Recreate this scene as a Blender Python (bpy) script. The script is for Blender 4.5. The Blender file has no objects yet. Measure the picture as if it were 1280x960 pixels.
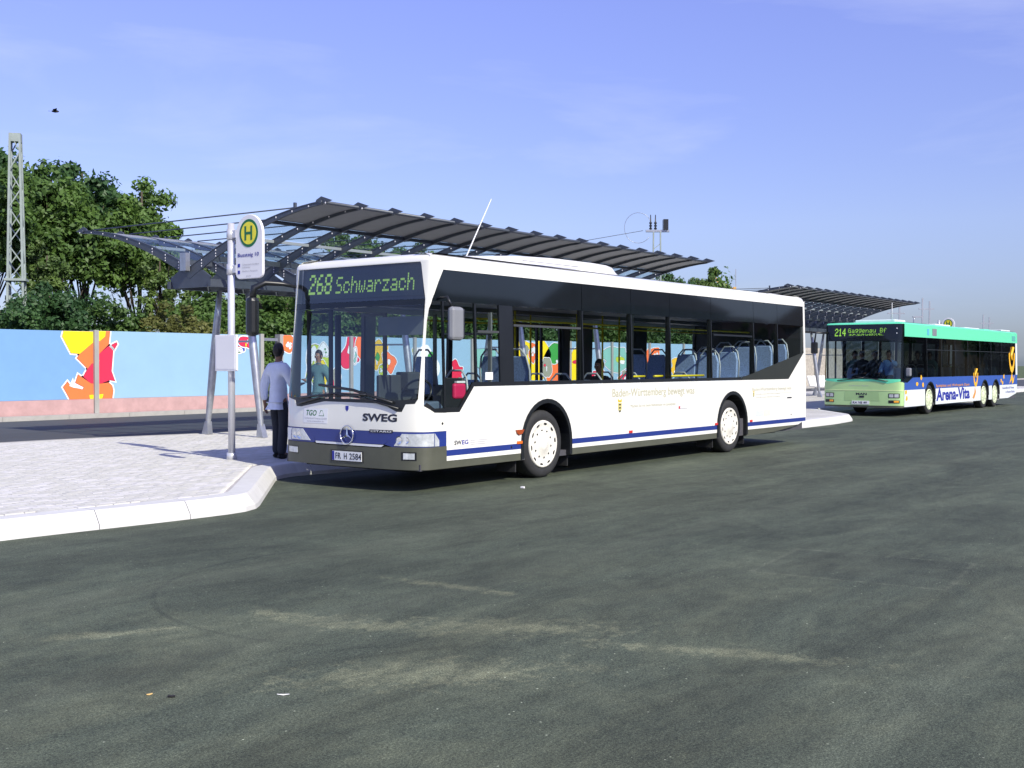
import bpy, bmesh, math, random
from math import sin, cos, pi, radians
from mathutils import Vector, Matrix
random.seed(7)
sc = bpy.context.scene
COL = sc.collection

# ---------------------------------------------------------------- camera
yaw, pitch, roll = .9214, -.0174, .0009
Fv = Vector((sin(yaw)*cos(pitch), cos(yaw)*cos(pitch), sin(pitch)))
Rv = Vector((cos(yaw), -sin(yaw), 0)); Uv = Rv.cross(Fv)
Rr = cos(roll)*Rv + sin(roll)*Uv; Ur = -sin(roll)*Rv + cos(roll)*Uv
cd = bpy.data.cameras.new('camera'); cam = bpy.data.objects.new('camera', cd); COL.objects.link(cam)
M = Matrix.Identity(4)
for i in range(3):
    M[i][0], M[i][1], M[i][2] = Rr[i], Ur[i], -Fv[i]
M[0][3], M[1][3], M[2][3] = -10.287, -9.263, 1.604
cam.matrix_world = M
cd.sensor_width = 36; cd.lens = 1411.9/1280*36; cd.clip_end = 4000; cd.clip_start = .05
sc.camera = cam

# ---------------------------------------------------------------- sky and sun
SUN = Vector((-.30, -1.27, 1)).normalized()          # direction towards the sun
el = math.asin(SUN.z); az = math.atan2(SUN.x, SUN.y)
w = bpy.data.worlds.new("World"); sc.world = w; w.use_nodes = True
nt = w.node_tree; nt.nodes.clear()
wo = nt.nodes.new('ShaderNodeOutputWorld'); bg = nt.nodes.new('ShaderNodeBackground')
sky = nt.nodes.new('ShaderNodeTexSky'); sky.sky_type = 'NISHITA'; sky.sun_disc = False
sky.sun_elevation = el; sky.sun_rotation = az; sky.air_density = 1.0; sky.dust_density = .6; sky.ozone_density = 2.0
tint = nt.nodes.new('ShaderNodeMix'); tint.data_type = 'RGBA'; tint.blend_type = 'MULTIPLY'; tint.inputs[0].default_value = 1
TINT_LOW, TINT_MID, TINT_HIGH = (.46, .56, .88, 1), (1.0, .92, 1.24, 1), (1.40, 1.14, 1.74, 1)
tc = nt.nodes.new('ShaderNodeTexCoord'); mp = nt.nodes.new('ShaderNodeMapping'); mp.inputs['Scale'].default_value = (1.2, 1.2, 6.0)
mp.inputs['Rotation'].default_value = (.25, .15, .6)
nz = nt.nodes.new('ShaderNodeTexNoise'); nz.inputs['Scale'].default_value = 1.7; nz.inputs['Detail'].default_value = 8; nz.inputs['Roughness'].default_value = .55; nz.inputs['Distortion'].default_value = .6
cr = nt.nodes.new('ShaderNodeMapRange'); cr.inputs[1].default_value = .48; cr.inputs[2].default_value = .74; cr.inputs[3].default_value = 0; cr.inputs[4].default_value = .34
cl = nt.nodes.new('ShaderNodeMix'); cl.data_type = 'RGBA'; cl.inputs[7].default_value = (7.2, 7.6, 9.2, 1)
L_ = nt.links.new
sx = nt.nodes.new('ShaderNodeSeparateXYZ'); L_(tc.outputs['Generated'], sx.inputs[0]); er = nt.nodes.new('ShaderNodeMapRange'); er.inputs[1].default_value = .12; er.inputs[2].default_value = .34; L_(sx.outputs[2], er.inputs[0])
tm = nt.nodes.new('ShaderNodeMix'); tm.data_type = 'RGBA'; e0 = nt.nodes.new('ShaderNodeMapRange'); e0.inputs[1].default_value = .0; e0.inputs[2].default_value = .12; L_(sx.outputs[2], e0.inputs[0]); t0_ = nt.nodes.new('ShaderNodeMix'); t0_.data_type = 'RGBA'; t0_.inputs[6].default_value = TINT_LOW; t0_.inputs[7].default_value = TINT_MID; L_(e0.outputs[0], t0_.inputs[0]); L_(t0_.outputs[2], tm.inputs[6]); tm.inputs[7].default_value = TINT_HIGH; L_(er.outputs[0], tm.inputs[0]); L_(tm.outputs[2], tint.inputs[7])
L_(sky.outputs[0], tint.inputs[6]); L_(tc.outputs['Generated'], mp.inputs[0]); L_(mp.outputs[0], nz.inputs[0]); L_(nz.outputs[0], cr.inputs[0])
L_(cr.outputs[0], cl.inputs[0]); L_(tint.outputs[2], cl.inputs[6]); L_(cl.outputs[2], bg.inputs[0]); L_(bg.outputs[0], wo.inputs[0])
bg.inputs[1].default_value = .10
ld = bpy.data.lights.new('sun', 'SUN'); ld.energy = 4.3; ld.angle = radians(.5); ld.color = (1, .95, .80)
lo = bpy.data.objects.new('sun', ld); COL.objects.link(lo); lo.rotation_euler = SUN.to_track_quat('Z', 'Y').to_euler()
sc.view_settings.view_transform = 'Standard'; sc.view_settings.look = 'None'; sc.view_settings.gamma = 1
sc.view_settings.exposure = .35; sc.view_settings.use_curve_mapping = False
try:
    sc.cycles.max_bounces = 10; sc.cycles.transparent_max_bounces = 24; sc.cycles.caustics_reflective = False; sc.cycles.caustics_refractive = False
except Exception: pass

# ---------------------------------------------------------------- materials
def srgb(r, g, b):
    f = lambda c: (c/255/12.92) if c/255 <= .04045 else ((c/255+.055)/1.055)**2.4
    return (f(r), f(g), f(b))
MATS = {}
def mat(name, col, rough=.6, metal=0, var=.12, scale=4, bump=0, bscale=60, coat=0, spec=.5, stretch=None, emis=None):
    if name in MATS: return MATS[name]
    m = bpy.data.materials.new(name); m.use_nodes = True; n = m.node_tree.nodes; l = m.node_tree.links
    b = n['Principled BSDF']; b.inputs['Roughness'].default_value = rough; b.inputs['Metallic'].default_value = metal
    b.inputs['Specular IOR Level'].default_value = spec; b.inputs['Coat Weight'].default_value = coat
    t = n.new('ShaderNodeTexCoord'); mp = n.new('ShaderNodeMapping'); l.new(t.outputs['Object'], mp.inputs[0])
    if stretch: mp.inputs['Scale'].default_value = stretch
    z = n.new('ShaderNodeTexNoise'); z.inputs['Scale'].default_value = scale; z.inputs['Detail'].default_value = 6; z.inputs['Roughness'].default_value = .65
    l.new(mp.outputs[0], z.inputs[0])
    r = n.new('ShaderNodeValToRGB'); e = r.color_ramp.elements
    e[0].position = .3; e[1].position = .7
    e[0].color = (*[c*(1-var) for c in col], 1); e[1].color = (*[min(1, c*(1+var)) for c in col], 1)
    l.new(z.outputs[0], r.inputs[0]); l.new(r.outputs[0], b.inputs['Base Color'])
    if bump:
        z2 = n.new('ShaderNodeTexNoise'); z2.inputs['Scale'].default_value = bscale; z2.inputs['Detail'].default_value = 5
        l.new(t.outputs['Object'], z2.inputs[0]); bp = n.new('ShaderNodeBump'); bp.inputs['Strength'].default_value = bump; bp.inputs['Distance'].default_value = .02
        l.new(z2.outputs[0], bp.inputs['Height']); l.new(bp.outputs[0], b.inputs['Normal'])
    if emis:
        b.inputs['Emission Color'].default_value = (*col, 1); b.inputs['Emission Strength'].default_value = emis
    MATS[name] = m; return m
def glassmat(name, tintc, refl=.10, blend=.25, rough=.0, mx=1.0):
    m = bpy.data.materials.new(name); m.use_nodes = True; n = m.node_tree.nodes; l = m.node_tree.links; n.clear()
    o = n.new('ShaderNodeOutputMaterial'); t = n.new('ShaderNodeBsdfTransparent'); g = n.new('ShaderNodeBsdfGlossy'); x = n.new('ShaderNodeMixShader')
    t.inputs[0].default_value = (*tintc, 1); g.inputs['Roughness'].default_value = rough; g.inputs['Color'].default_value = (.95, 1, 1, 1)
    fr = n.new('ShaderNodeLayerWeight'); fr.inputs[0].default_value = blend
    mr = n.new('ShaderNodeMapRange'); mr.inputs[3].default_value = refl; mr.inputs[4].default_value = mx
    l.new(fr.outputs['Fresnel'], mr.inputs[0]); l.new(mr.outputs[0], x.inputs[0]); l.new(t.outputs[0], x.inputs[1]); l.new(g.outputs[0], x.inputs[2])
    # very slight waviness of the pane
    tcn = n.new('ShaderNodeTexCoord'); z = n.new('ShaderNodeTexNoise'); z.inputs['Scale'].default_value = .9; bp = n.new('ShaderNodeBump'); bp.inputs['Strength'].default_value = .25; bp.inputs['Distance'].default_value = .02
    l.new(tcn.outputs['Object'], z.inputs[0]); l.new(z.outputs[0], bp.inputs['Height']); l.new(bp.outputs[0], g.inputs['Normal'])
    l.new(x.outputs[0], o.inputs[0]); MATS[name] = m; return m
white = mat('bus_white', (.82, .82, .76), .28, var=.02, coat=.4)
white2 = mat('bus_front_white', (.80, .80, .72), .3, var=.025, coat=.4, scale=2)
blue = mat('stripe_blue', srgb(38, 56, 128), .35, var=.05)
olive = mat('bumper_grey', (.085, .09, .065), .55, var=.12, scale=3)
black = mat('black_trim', (.012, .014, .016), .35, var=.15)
blackgloss = mat('black_glass_band', (.008, .012, .016), .05, var=.1, spec=.42)
rubber = mat('tyre_rubber', (.022, .023, .024), .8, var=.25, scale=9, bump=.15)
rimw = mat('rim_white', (.76, .74, .66), .4, var=.06, scale=8)
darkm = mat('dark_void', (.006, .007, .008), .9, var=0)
chrome = mat('chrome', (.75, .77, .8), .15, metal=1, var=.02)
lens = mat('lamp_lens', (.62, .66, .68), .08, var=.25, scale=14, spec=.9, metal=.25)
orange = mat('orange_lens', (.75, .16, .02), .25, var=.1)
redl = mat('red_lens', (.6, .03, .03), .3, var=.1)
led = mat('display_dots', (.36, .62, .10), .5, var=0, emis=.42)
led2 = mat('green_display_dots', (.28, .60, .06), .5, var=0, emis=.38)
ink = mat('black_lettering', (.012, .014, .03), .5, var=0)
inkb = mat('blue_lettering', srgb(36, 44, 150), .5, var=0)
gold = mat('gold_lettering', (.50, .49, .36), .5, var=.1)
greyink = mat('grey_lettering', (.42, .42, .46), .5, var=0)
greenink = mat('green_lettering', srgb(20, 110, 50), .5, var=0)
stick = mat('sticker_white', (.78, .80, .80), .45, var=.02)
interior = mat('interior_grey', (.16, .17, .18), .6, var=.08)
interior_dark = mat('interior_dark', (.045, .05, .055), .7, var=.1)
floorm = mat('bus_floor', (.07, .07, .08), .7, var=.15, scale=20)
dash = mat('dashboard', (.09, .13, .19), .6, var=.1)
seatm = mat('seat_fabric', (.26, .36, .58), .9, var=.3, scale=40)
seatfr = mat('seat_frame', (.42, .45, .48), .35, var=.05)
yellow = mat('yellow_rail', (.85, .70, .03), .4, var=.03)
redm = mat('red_bag', (.62, .02, .10), .5, var=.1)
greym = mat('mirror_grey', (.22, .23, .25), .35, var=.05)
steel = mat('galvanised_steel', (.42, .44, .47), .38, metal=.75, var=.15, scale=7)
steeld = mat('canopy_steel', (.075, .088, .108), .42, metal=.25, var=.12, scale=5)
sheetm = mat('canopy_sheet', (.27, .28, .285), .5, metal=.1, var=.06)
purl = mat('purlin_grey', (.42, .44, .47), .45, metal=.3, var=.05)
bolt = mat('bolt_zinc', (.85, .85, .85), .3, metal=.3, var=0)
alu = mat('pole_aluminium', (.62, .63, .66), .35, metal=.35, var=.04)
signw = mat('sign_white', (.80, .80, .80), .4, var=.015)
signg = mat('sign_green', srgb(10, 105, 60), .4, var=.03)
signy = mat('sign_yellow', srgb(235, 225, 60), .4, var=.02)
kerbm = mat('kerb_concrete', (.60, .60, .575), .75, var=.07, scale=3, bump=.12, bscale=90)
kerb2 = mat('far_kerb_concrete', (.40, .39, .36), .8, var=.12, scale=3, bump=.1)
sandj = mat('paving_bed', (.54, .52, .48), .95, var=.2, scale=12)
pinkm = mat('plinth_concrete', (.47, .30, .29), .85, var=.14, scale=2.2, bump=.15, bscale=30)
postm = mat('post_concrete', (.33, .33, .31), .75, var=.1)
wblue = mat('wall_paint_mid_blue', (.175, .35, .60), .7, var=.045, scale=1.3)
wblue2 = mat('wall_paint_light_blue', (.275, .46, .62), .7, var=.035, scale=1.3)
stonem = mat('wall_stone_beige', (.40, .37, .31), .9, var=.35, scale=5, bump=.6, bscale=9)
leafglass = glassmat('canopy_glass', (.86, .91, .91), .02, .06, mx=.20)
sideglass = glassmat('bus_side_glass', (.80, .86, .85), .02, .12)
farglass = glassmat('bus_far_glass', (.9, .93, .93), .02, .1)
screen = glassmat('bus_windscreen_glass', (.64, .73, .75), .05, .18)
dispglass = glassmat('display_glass', (.90, .94, .95), .08, .18)
darkglass = glassmat('green_bus_glass', (.15, .18, .18), .03, .14)
mint = mat('mint_green', srgb(105, 225, 175), .4, var=.03, coat=.3)
lime = mat('lime_green', srgb(176, 212, 148), .35, var=.03, coat=.3)
adblue = mat('advert_blue', srgb(52, 88, 168), .4, var=.06)
adwhite = mat('advert_white', (.72, .78, .78), .4, var=.02)
adyel = mat('advert_yellow', srgb(246, 186, 40), .4, var=.04)
adora = mat('advert_orange', srgb(214, 150, 76), .4, var=.04)
limerim = mat('rim_lime', (.66, .74, .50), .4, var=.05)
greensteel = mat('mast_green_grey', (.27, .32, .30), .6, var=.15, scale=3)
skin = mat('skin', (.32, .17, .11), .55, var=.06)
skind = mat('skin_tanned', (.22, .115, .07), .55, var=.06)
hair = mat('hair_black', (.012, .011, .012), .6, var=.2, scale=40)
shirt = mat('shirt_light_blue', (.72, .78, .90), .85, var=.06, scale=12, bump=.2, bscale=16)
trous = mat('trousers_dark', (.022, .026, .036), .85, var=.15, scale=10, bump=.2, bscale=14)
shoe = mat('shoe_black', (.012, .012, .012), .4, var=.1)
shirt2 = mat('shirt_teal', (.10, .20, .22), .85, var=.1)
shirt3 = mat('shirt_bright_blue', (.25, .42, .75), .85, var=.35, scale=30)
shirt4 = mat('shirt_dark', (.03, .035, .045), .85, var=.1)
def leafmat(name, c):
    m = bpy.data.materials.new(name); m.use_nodes = True; n = m.node_tree.nodes; l = m.node_tree.links; n.clear()
    o = n.new('ShaderNodeOutputMaterial'); d = n.new('ShaderNodeBsdfPrincipled'); t = n.new('ShaderNodeBsdfTranslucent'); x = n.new('ShaderNodeMixShader'); x.inputs[0].default_value = .38
    d.inputs['Roughness'].default_value = .55
    tcn = n.new('ShaderNodeTexCoord'); z = n.new('ShaderNodeTexNoise'); z.inputs['Scale'].default_value = .9; z.inputs['Detail'].default_value = 6; z.inputs['Roughness'].default_value = .7
    oi = n.new('ShaderNodeObjectInfo'); ad = n.new('ShaderNodeMath'); ad.operation = 'MULTIPLY_ADD'; ad.inputs[1].default_value = .22; l.new(oi.outputs['Random'], ad.inputs[0]); l.new(z.outputs[0], ad.inputs[2])
    r = n.new('ShaderNodeValToRGB'); e = r.color_ramp.elements; e[0].position = .35; e[1].position = .8
    e[0].color = (c[0]*.55, c[1]*.6, c[2]*.8, 1); e[1].color = (c[0]*1.35, c[1]*1.25, c[2]*1.0, 1)
    l.new(tcn.outputs['Object'], z.inputs[0]); l.new(ad.outputs[0], r.inputs[0]); l.new(r.outputs[0], d.inputs['Base Color']); l.new(r.outputs[0], t.inputs[0])
    l.new(d.outputs[0], x.inputs[1]); l.new(t.outputs[0], x.inputs[2]); l.new(x.outputs[0], o.inputs[0]); MATS[name] = m; return m
leaf_green = leafmat('leaf_green', (.095, .185, .042))
leaf_dark = leafmat('leaf_dark_green', (.062, .145, .044))
leaf_yellow = leafmat('leaf_yellow_green', (.125, .21, .05))
leaf_brown = leafmat('leaf_turning_brown', (.13, .15, .045))
bark = mat('bark', (.07, .055, .04), .9, var=.3, scale=12, bump=.5)
grassm = mat('grass', (.07, .10, .03), .95, var=.4, scale=.8, bump=.4, bscale=20)

# ---------------------------------------------------------------- mesh helpers
def tag(o, label=None, cat=None, group=None, kind=None):
    if label: o['label'] = label
    if cat: o['category'] = cat
    if group: o['group'] = group
    if kind: o['kind'] = kind
    return o
def empty(name, loc=(0, 0, 0), rz=0):
    o = bpy.data.objects.new(name, None); o.empty_display_size = .2; COL.objects.link(o); o.location = loc; o.rotation_euler = (0, 0, rz); return o
class MB:
    def __init__(s): s.v = []; s.f = []; s.sm = []
    def add(s, vs, fs, smooth=False):
        k = len(s.v); s.v += [tuple(v) for v in vs]; s.f += [tuple(i+k for i in f) for f in fs]; s.sm += [smooth]*len(fs); return s
    def box(s, x0, x1, y0, y1, z0, z1, mtx=None):
        vs = [(x, y, z) for z in (z0, z1) for y in (y0, y1) for x in (x0, x1)]
        if mtx is not None: vs = [tuple(mtx @ Vector(v)) for v in vs]
        return s.add(vs, [(0, 2, 3, 1), (4, 5, 7, 6), (0, 1, 5, 4), (2, 6, 7, 3), (0, 4, 6, 2), (1, 3, 7, 5)])
    def bar(s, a, b, w, h=None, up=(0, 0, 1)):
        a, b = Vector(a), Vector(b); d = b-a; L = d.length; d.normalize(); u = Vector(up)
        if abs(d.dot(u)) > .98: u = Vector((1, 0, 0))
        r = d.cross(u).normalized(); u = r.cross(d); h = h or w
        vs = []
        for p in (a, b):
            for i, j in ((-1, -1), (1, -1), (1, 1), (-1, 1)): vs.append(p+r*(i*w/2)+u*(j*h/2))
        return s.add(vs, [(0, 1, 2, 3), (7, 6, 5, 4), (0, 4, 5, 1), (1, 5, 6, 2), (2, 6, 7, 3), (3, 7, 4, 0)])
    def tube(s, pts, r, n=8, cap=True):
        pts = [Vector(p) for p in pts]; rs = r if isinstance(r, (list, tuple)) else [r]*len(pts); vs = []; fs = []
        prev = None
        for i, p in enumerate(pts):
            d = (pts[min(i+1, len(pts)-1)]-pts[max(i-1, 0)]).normalized()
            if prev is None:
                a = Vector((0, 0, 1)) if abs(d.z) < .9 else Vector((1, 0, 0)); x = d.cross(a).normalized()
            else: x = (prev-d*prev.dot(d)).normalized()
            prev = x; y = d.cross(x)
            for k in range(n): vs.append(p+(x*cos(2*pi*k/n)+y*sin(2*pi*k/n))*rs[i])
        for i in range(len(pts)-1):
            for k in range(n): fs.append((i*n+k, i*n+(k+1) % n, (i+1)*n+(k+1) % n, (i+1)*n+k))
        s.add(vs, fs, True)
        if cap:
            k = len(s.v)-len(vs); s.f += [tuple(k+i for i in range(n))[::-1], tuple(k+(len(pts)-1)*n+i for i in range(n))]; s.sm += [False, False]
        return s
    def lathe(s, prof, c, axis='y', n=32, sign=1):      # prof: (radius, offset along axis)
        vs = []; fs = []
        for (r, o) in prof:
            for k in range(n):
                a = 2*pi*k/n; p = (r*cos(a), o*sign, r*sin(a)) if axis == 'y' else (r*cos(a), r*sin(a), o) if axis == 'z' else (o*sign, r*cos(a), r*sin(a))
                vs.append((c[0]+p[0], c[1]+p[1], c[2]+p[2]))
        for i in range(len(prof)-1):
            for k in range(n): fs.append((i*n+k, i*n+(k+1) % n, (i+1)*n+(k+1) % n, (i+1)*n+k))
        return s.add(vs, fs, True)
    def prism(s, poly, fn, t0, t1):                      # poly 2D, fn(a,b,t)->xyz
        n = len(poly); vs = [fn(a, b, t0) for a, b in poly]+[fn(a, b, t1) for a, b in poly]
        return s.add(vs, [tuple(range(n)), tuple(range(2*n-1, n-1, -1))]+[(i, i+n, (i+1) % n+n, (i+1) % n) for i in range(n)])
    def mesh(s, name, m):
        me = bpy.data.meshes.new(name); me.from_pydata(s.v, [], s.f); me.polygons.foreach_set('use_smooth', s.sm); me.materials.append(m)
        bm = bmesh.new(); bm.from_mesh(me); bmesh.ops.recalc_face_normals(bm, faces=bm.faces); bm.to_mesh(me); bm.free(); me.update(); return me
    def build(s, name, m, parent=None, bevel=0):
        o = bpy.data.objects.new(name, s.mesh(name, m)); COL.objects.link(o)
        if parent: o.parent = parent
        if bevel:
            b = o.modifiers.new('bevel', 'BEVEL'); b.width = bevel; b.segments = 2; b.limit_method = 'ANGLE'
        return o
def copy_tree(o, parent=None, keep=('label', 'category', 'group', 'kind')):
    c = o.copy(); COL.objects.link(c); c.parent = parent
    for ch in list(o.children): copy_tree(ch, c)
    return c
def link(name, me, parent=None, loc=None):
    o = bpy.data.objects.new(name, me); COL.objects.link(o)
    if parent: o.parent = parent
    if loc: o.location = loc
    return o
_tcache = {}
def text_geo(txt, bold=0.0, shear=0):
    key = (txt, bold, shear)
    if key in _tcache: return _tcache[key]
    c = bpy.data.curves.new('lettering', 'FONT'); c.body = txt; c.size = 1; c.offset = bold; c.resolution_u = 3; c.shear = shear
    o = bpy.data.objects.new('lettering', c); COL.objects.link(o)
    dg = bpy.context.evaluated_depsgraph_get(); dg.update()
    me = bpy.data.meshes.new_from_object(o.evaluated_get(dg)); v = [tuple(p.co) for p in me.vertices]; f = [tuple(p.vertices) for p in me.polygons]
    bpy.data.objects.remove(o); bpy.data.curves.remove(c); bpy.data.meshes.remove(me)
    x0 = min(p[0] for p in v); x1 = max(p[0] for p in v); y0 = min(p[1] for p in v); y1 = max(p[1] for p in v)
    v = [((p[0]-x0)/(x1-x0), (p[1]-y0)/(y1-y0)) for p in v]
    _tcache[key] = (v, f); return v, f
def text(name, txt, fn, W, H, m, parent, bold=0.0, shear=0):
    v, f = text_geo(txt, bold, shear); mb = MB(); mb.add([fn(a*W, b*H) for a, b in v], f)
    me = bpy.data.meshes.new(name); me.from_pydata(mb.v, [], mb.f); me.materials.append(m); o = link(name, me, parent); return o
FONT = {'2':"01110 10001 00001 00110 01000 10000 11111", '6':"00110 01000 10000 11110 10001 10001 01110", '8':"01110 10001 10001 01110 10001 10001 01110",
 'S':"01111 10000 10000 01110 00001 00001 11110", 'c':"00000 00000 01110 10001 10000 10001 01110", 'h':"10000 10000 10110 11001 10001 10001 10001",
 'w':"00000 00000 10001 10001 10101 10101 01010", 'a':"00000 00000 01110 00001 01111 10001 01111", 'r':"00000 00000 10110 11001 10000 10000 10000",
 'z':"00000 00000 11111 00010 00100 01000 11111", '1':"00100 01100 00100 00100 00100 00100 01110", '4':"00010 00110 01010 10010 11111 00010 00010",
 'G':"01110 10001 10000 10111 10001 10001 01111", 'g':"00000 01111 10001 10001 01111 00001 01110", 'e':"00000 00000 01110 10001 11111 10000 01110",
 'n':"00000 00000 10110 11001 10001 10001 10001", 'u':"00000 00000 10001 10001 10001 10011 01101", 'B':"11110 10001 10001 11110 10001 10001 11110",
 'f':"00110 01001 01000 11100 01000 01000 01000", ' ':"00000 00000 00000 00000 00000 00000 00000"}
def dots(name, txt, fn, W, H, m, parent, fat=.86, bold=False):
    n = len(txt); cols = n*5+(n-1)*(1 if not bold else 1); cw = W/cols; ch = H/7; mb = MB()
    for i, c in enumerate(txt):
        rows = FONT[c].split()
        for r in range(7):
            for k in range(5):
                if rows[r][k] == '1':
                    x = (i*6+k)*cw; z = H-(r+1)*ch; e = cw*(1-fat)/2; g = ch*(1-fat)/2; ww = cw*(1.35 if bold else 1)
                    mb.add([fn(x+e, z+g), fn(x+ww-e, z+g), fn(x+ww-e, z+ch-g), fn(x+e, z+ch-g)], [(0, 1, 2, 3)])
    me = bpy.data.meshes.new(name); me.from_pydata(mb.v, [], mb.f); me.materials.append(m); return link(name, me, parent)

# ---------------------------------------------------------------- bus shell
class Shell:
    def __init__(s, A, N, W, L, prof, tumble=.045):
        s.A, s.N, s.W, s.L, s.prof, s.tum = A, N, W, L, prof, tumble
        s.tab = []; a = 0; px, py = 0, 0
        for i in range(201):
            th = i/200*pi/2; u = sin(th)**(2/N); xb = A*(1-cos(th)**(2/N)) if i < 200 else A
            if i: a += math.hypot(xb-px, (u-py)*W)
            s.tab.append((a, xb, u)); px, py = xb, u
        s.LA = a
    def x0(s, z):
        p = s.prof
        if z <= p[0][0]: return p[0][1]
        for (a, b), (c, d) in zip(p, p[1:]):
            if z <= c: return b+(d-b)*(z-a)/(c-a)
        return p[-1][1]
    def hw(s, z): return s.W-s.tum*max(0, (z-1.3)/1.5)
    def S0(s, q, z):
        aq = abs(q); sg = 1 if q >= 0 else -1
        if aq >= s.LA: return Vector((s.A+aq-s.LA, s.W+sg*s.hw(z), z))
        lo, hi = 0, 200
        while hi-lo > 1:
            m = (lo+hi)//2
            if s.tab[m][0] <= aq: lo = m
            else: hi = m
        a, b = s.tab[lo], s.tab[hi]; t = (aq-a[0])/(b[0]-a[0]+1e-9); xb = a[1]+(b[1]-a[1])*t; u = a[2]+(b[2]-a[2])*t
        return Vector((xb+s.x0(z)*(1-xb/s.A), s.W+sg*u*s.hw(z), z))
    def nrm(s, q, z):
        e = .004; a = s.S0(q+e, z)-s.S0(q-e, z); b = s.S0(q, z+e)-s.S0(q, z-e); n = b.cross(a)
        p = s.S0(q, z)-Vector((s.L/2, s.W, z)); n.normalize()
        return n if n.dot(p) > 0 else -n
    def S(s, q, z, off=0):
        p = s.S0(q, z); return p+s.nrm(q, z)*off if off else p
    def qx(s, x, side=-1, z=1):        # side -1 = driver side (y=0)
        if x >= s.A: return side*(s.LA+x-s.A)
        for a, xb, u in s.tab:
            if xb+s.x0(z)*(1-xb/s.A) >= x: return side*a
        return side*s.LA
    def qy(s, y, z=1):
        u = min(1, abs(y-s.W)/s.hw(z)); sg = 1 if y >= s.W else -1
        for a, xb, uu in s.tab:
            if uu >= u: return sg*a
        return sg*s.LA
    def patch(s, name, poly, m, parent, t=.02, off=0, step=.05):
        bm = bmesh.new(); vs = [bm.verts.new((q, z, 0)) for q, z in poly]; bm.faces.new(vs)
        qs = [p[0] for p in poly]; zs = [p[1] for p in poly]; cuts = []
        q = -s.LA-.02
        while q < s.LA+.03:
            if min(qs) < q < max(qs): cuts.append(((q, 0, 0), (1, 0, 0)))
            q += step
        for z in [p[0] for p in s.prof]+[1.3, .95, 1.6, 2.0, 2.2, 2.6]:
            if min(zs) < z < max(zs) and min(abs(a) for a in qs) < s.LA+2: cuts.append(((0, z, 0), (0, 1, 0)))
        for co, no in cuts:
            bmesh.ops.bisect_plane(bm, geom=bm.verts[:]+bm.edges[:]+bm.faces[:], dist=1e-5, plane_co=co, plane_no=no)
        bmesh.ops.triangulate(bm, faces=[f for f in bm.faces if len(f.verts) > 4])
        bm.verts.ensure_lookup_table(); bm.verts.index_update(); n = len(bm.verts)
        o = [s.S(v.co.x, v.co.y, off) for v in bm.verts]; mb = MB()
        mb.add(o, [tuple(v.index for v in f.verts) for f in bm.faces], True)
        if t:
            i_ = [s.S(v.co.x, v.co.y, off-t) for v in bm.verts]; fl = [tuple(v.index for v in f.verts)[::-1] for f in bm.faces]
            mb.add(i_, fl, True)
            for e in bm.edges:
                if e.is_boundary:
                    a, b = e.verts[0].index, e.verts[1].index; mb.add([o[a], o[b], i_[b], i_[a]], [(0, 1, 2, 3)])
        bm.free()
        me = bpy.data.meshes.new(name); me.from_pydata(mb.v, [], mb.f); me.polygons.foreach_set('use_smooth', mb.sm); me.materials.append(m); me.update()
        return link(name, me, parent)
    def side(s, name, poly, m, parent, side=-1, t=.02, off=0):   # polygon in (x,z)
        return s.patch(name, [(s.qx(x, side, z), z) for x, z in poly], m, parent, t, off)
    def front(s, name, poly, m, parent, t=.02, off=0):
        return s.patch(name, [(s.qy(y, z), z) for y, z in poly], m, parent, t, off)
    def ftext(s, name, txt, y0, z0, W, H, m, parent, off=.004, bold=0, shear=0):
        q0 = s.qy(y0, z0); return text(name, txt, lambda a, b: s.S(q0-a, z0+b, off), W, H, m, parent, bold, shear)
    def stext(s, name, txt, x0, z0, W, H, m, parent, off=.004, bold=0, shear=0):
        return text(name, txt, lambda a, b: (x0+a, s.W-s.hw(z0+b)-off, z0+b), W, H, m, parent, bold, shear)
def arc(cx, cz, r, a0, a1, n=14): return [(cx+r*cos(a0+(a1-a0)*i/n), cz+r*sin(a0+(a1-a0)*i/n)) for i in range(n+1)]
def notch(x, r, cz, zb): # clockwise over an arch, from left foot to right foot (increasing x)
    a = math.asin((zb-cz)/r); return arc(x, cz, r, pi-a, a)
def roof(sh, z, steps, m, parent, hcap=0.02):
    loop = []; q = -(sh.LA+sh.L-sh.A-.05)
    qs = [-(sh.LA+sh.L-sh.A-.06)]+[-sh.LA-.01-i*0 for i in (0,)]+[-sh.LA+sh.LA*2*i/60 for i in range(1, 60)]+[sh.LA+.01, sh.LA+sh.L-sh.A-.06]
    pts = [sh.S0(q, z) for q in qs]
    y0, y1 = pts[0].y, pts[-1].y
    pts += [Vector((sh.L-.015, y1-.03, z)), Vector((sh.L, y1-.08, z)), Vector((sh.L, y0+.08, z)), Vector((sh.L-.015, y0+.03, z))]
    n = len(pts); nr = []
    for i in range(n):
        d = (pts[(i+1) % n]-pts[i-1]).normalized(); v = Vector((d.y, -d.x, 0)); c = Vector((sh.L/2, sh.W, z))-pts[i]
        if v.dot(Vector((c.x*.02 if abs(c.x) < sh.L/2-1 else c.x, c.y, 0))) < 0: v = -v
        nr.append(v)
    mb = MB(); vs = []; fs = []
    for ins, h in steps:
        for p, v in zip(pts, nr): vs.append(p+v*ins+Vector((0, 0, h)))
    for k in range(len(steps)-1):
        for i in range(n): fs.append((k*n+i, k*n+(i+1) % n, (k+1)*n+(i+1) % n, (k+1)*n+i))
    fs.append(tuple((len(steps)-1)*n+i for i in range(n)))
    mb.add(vs, fs, True); return mb.build('roof', m, parent)
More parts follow.
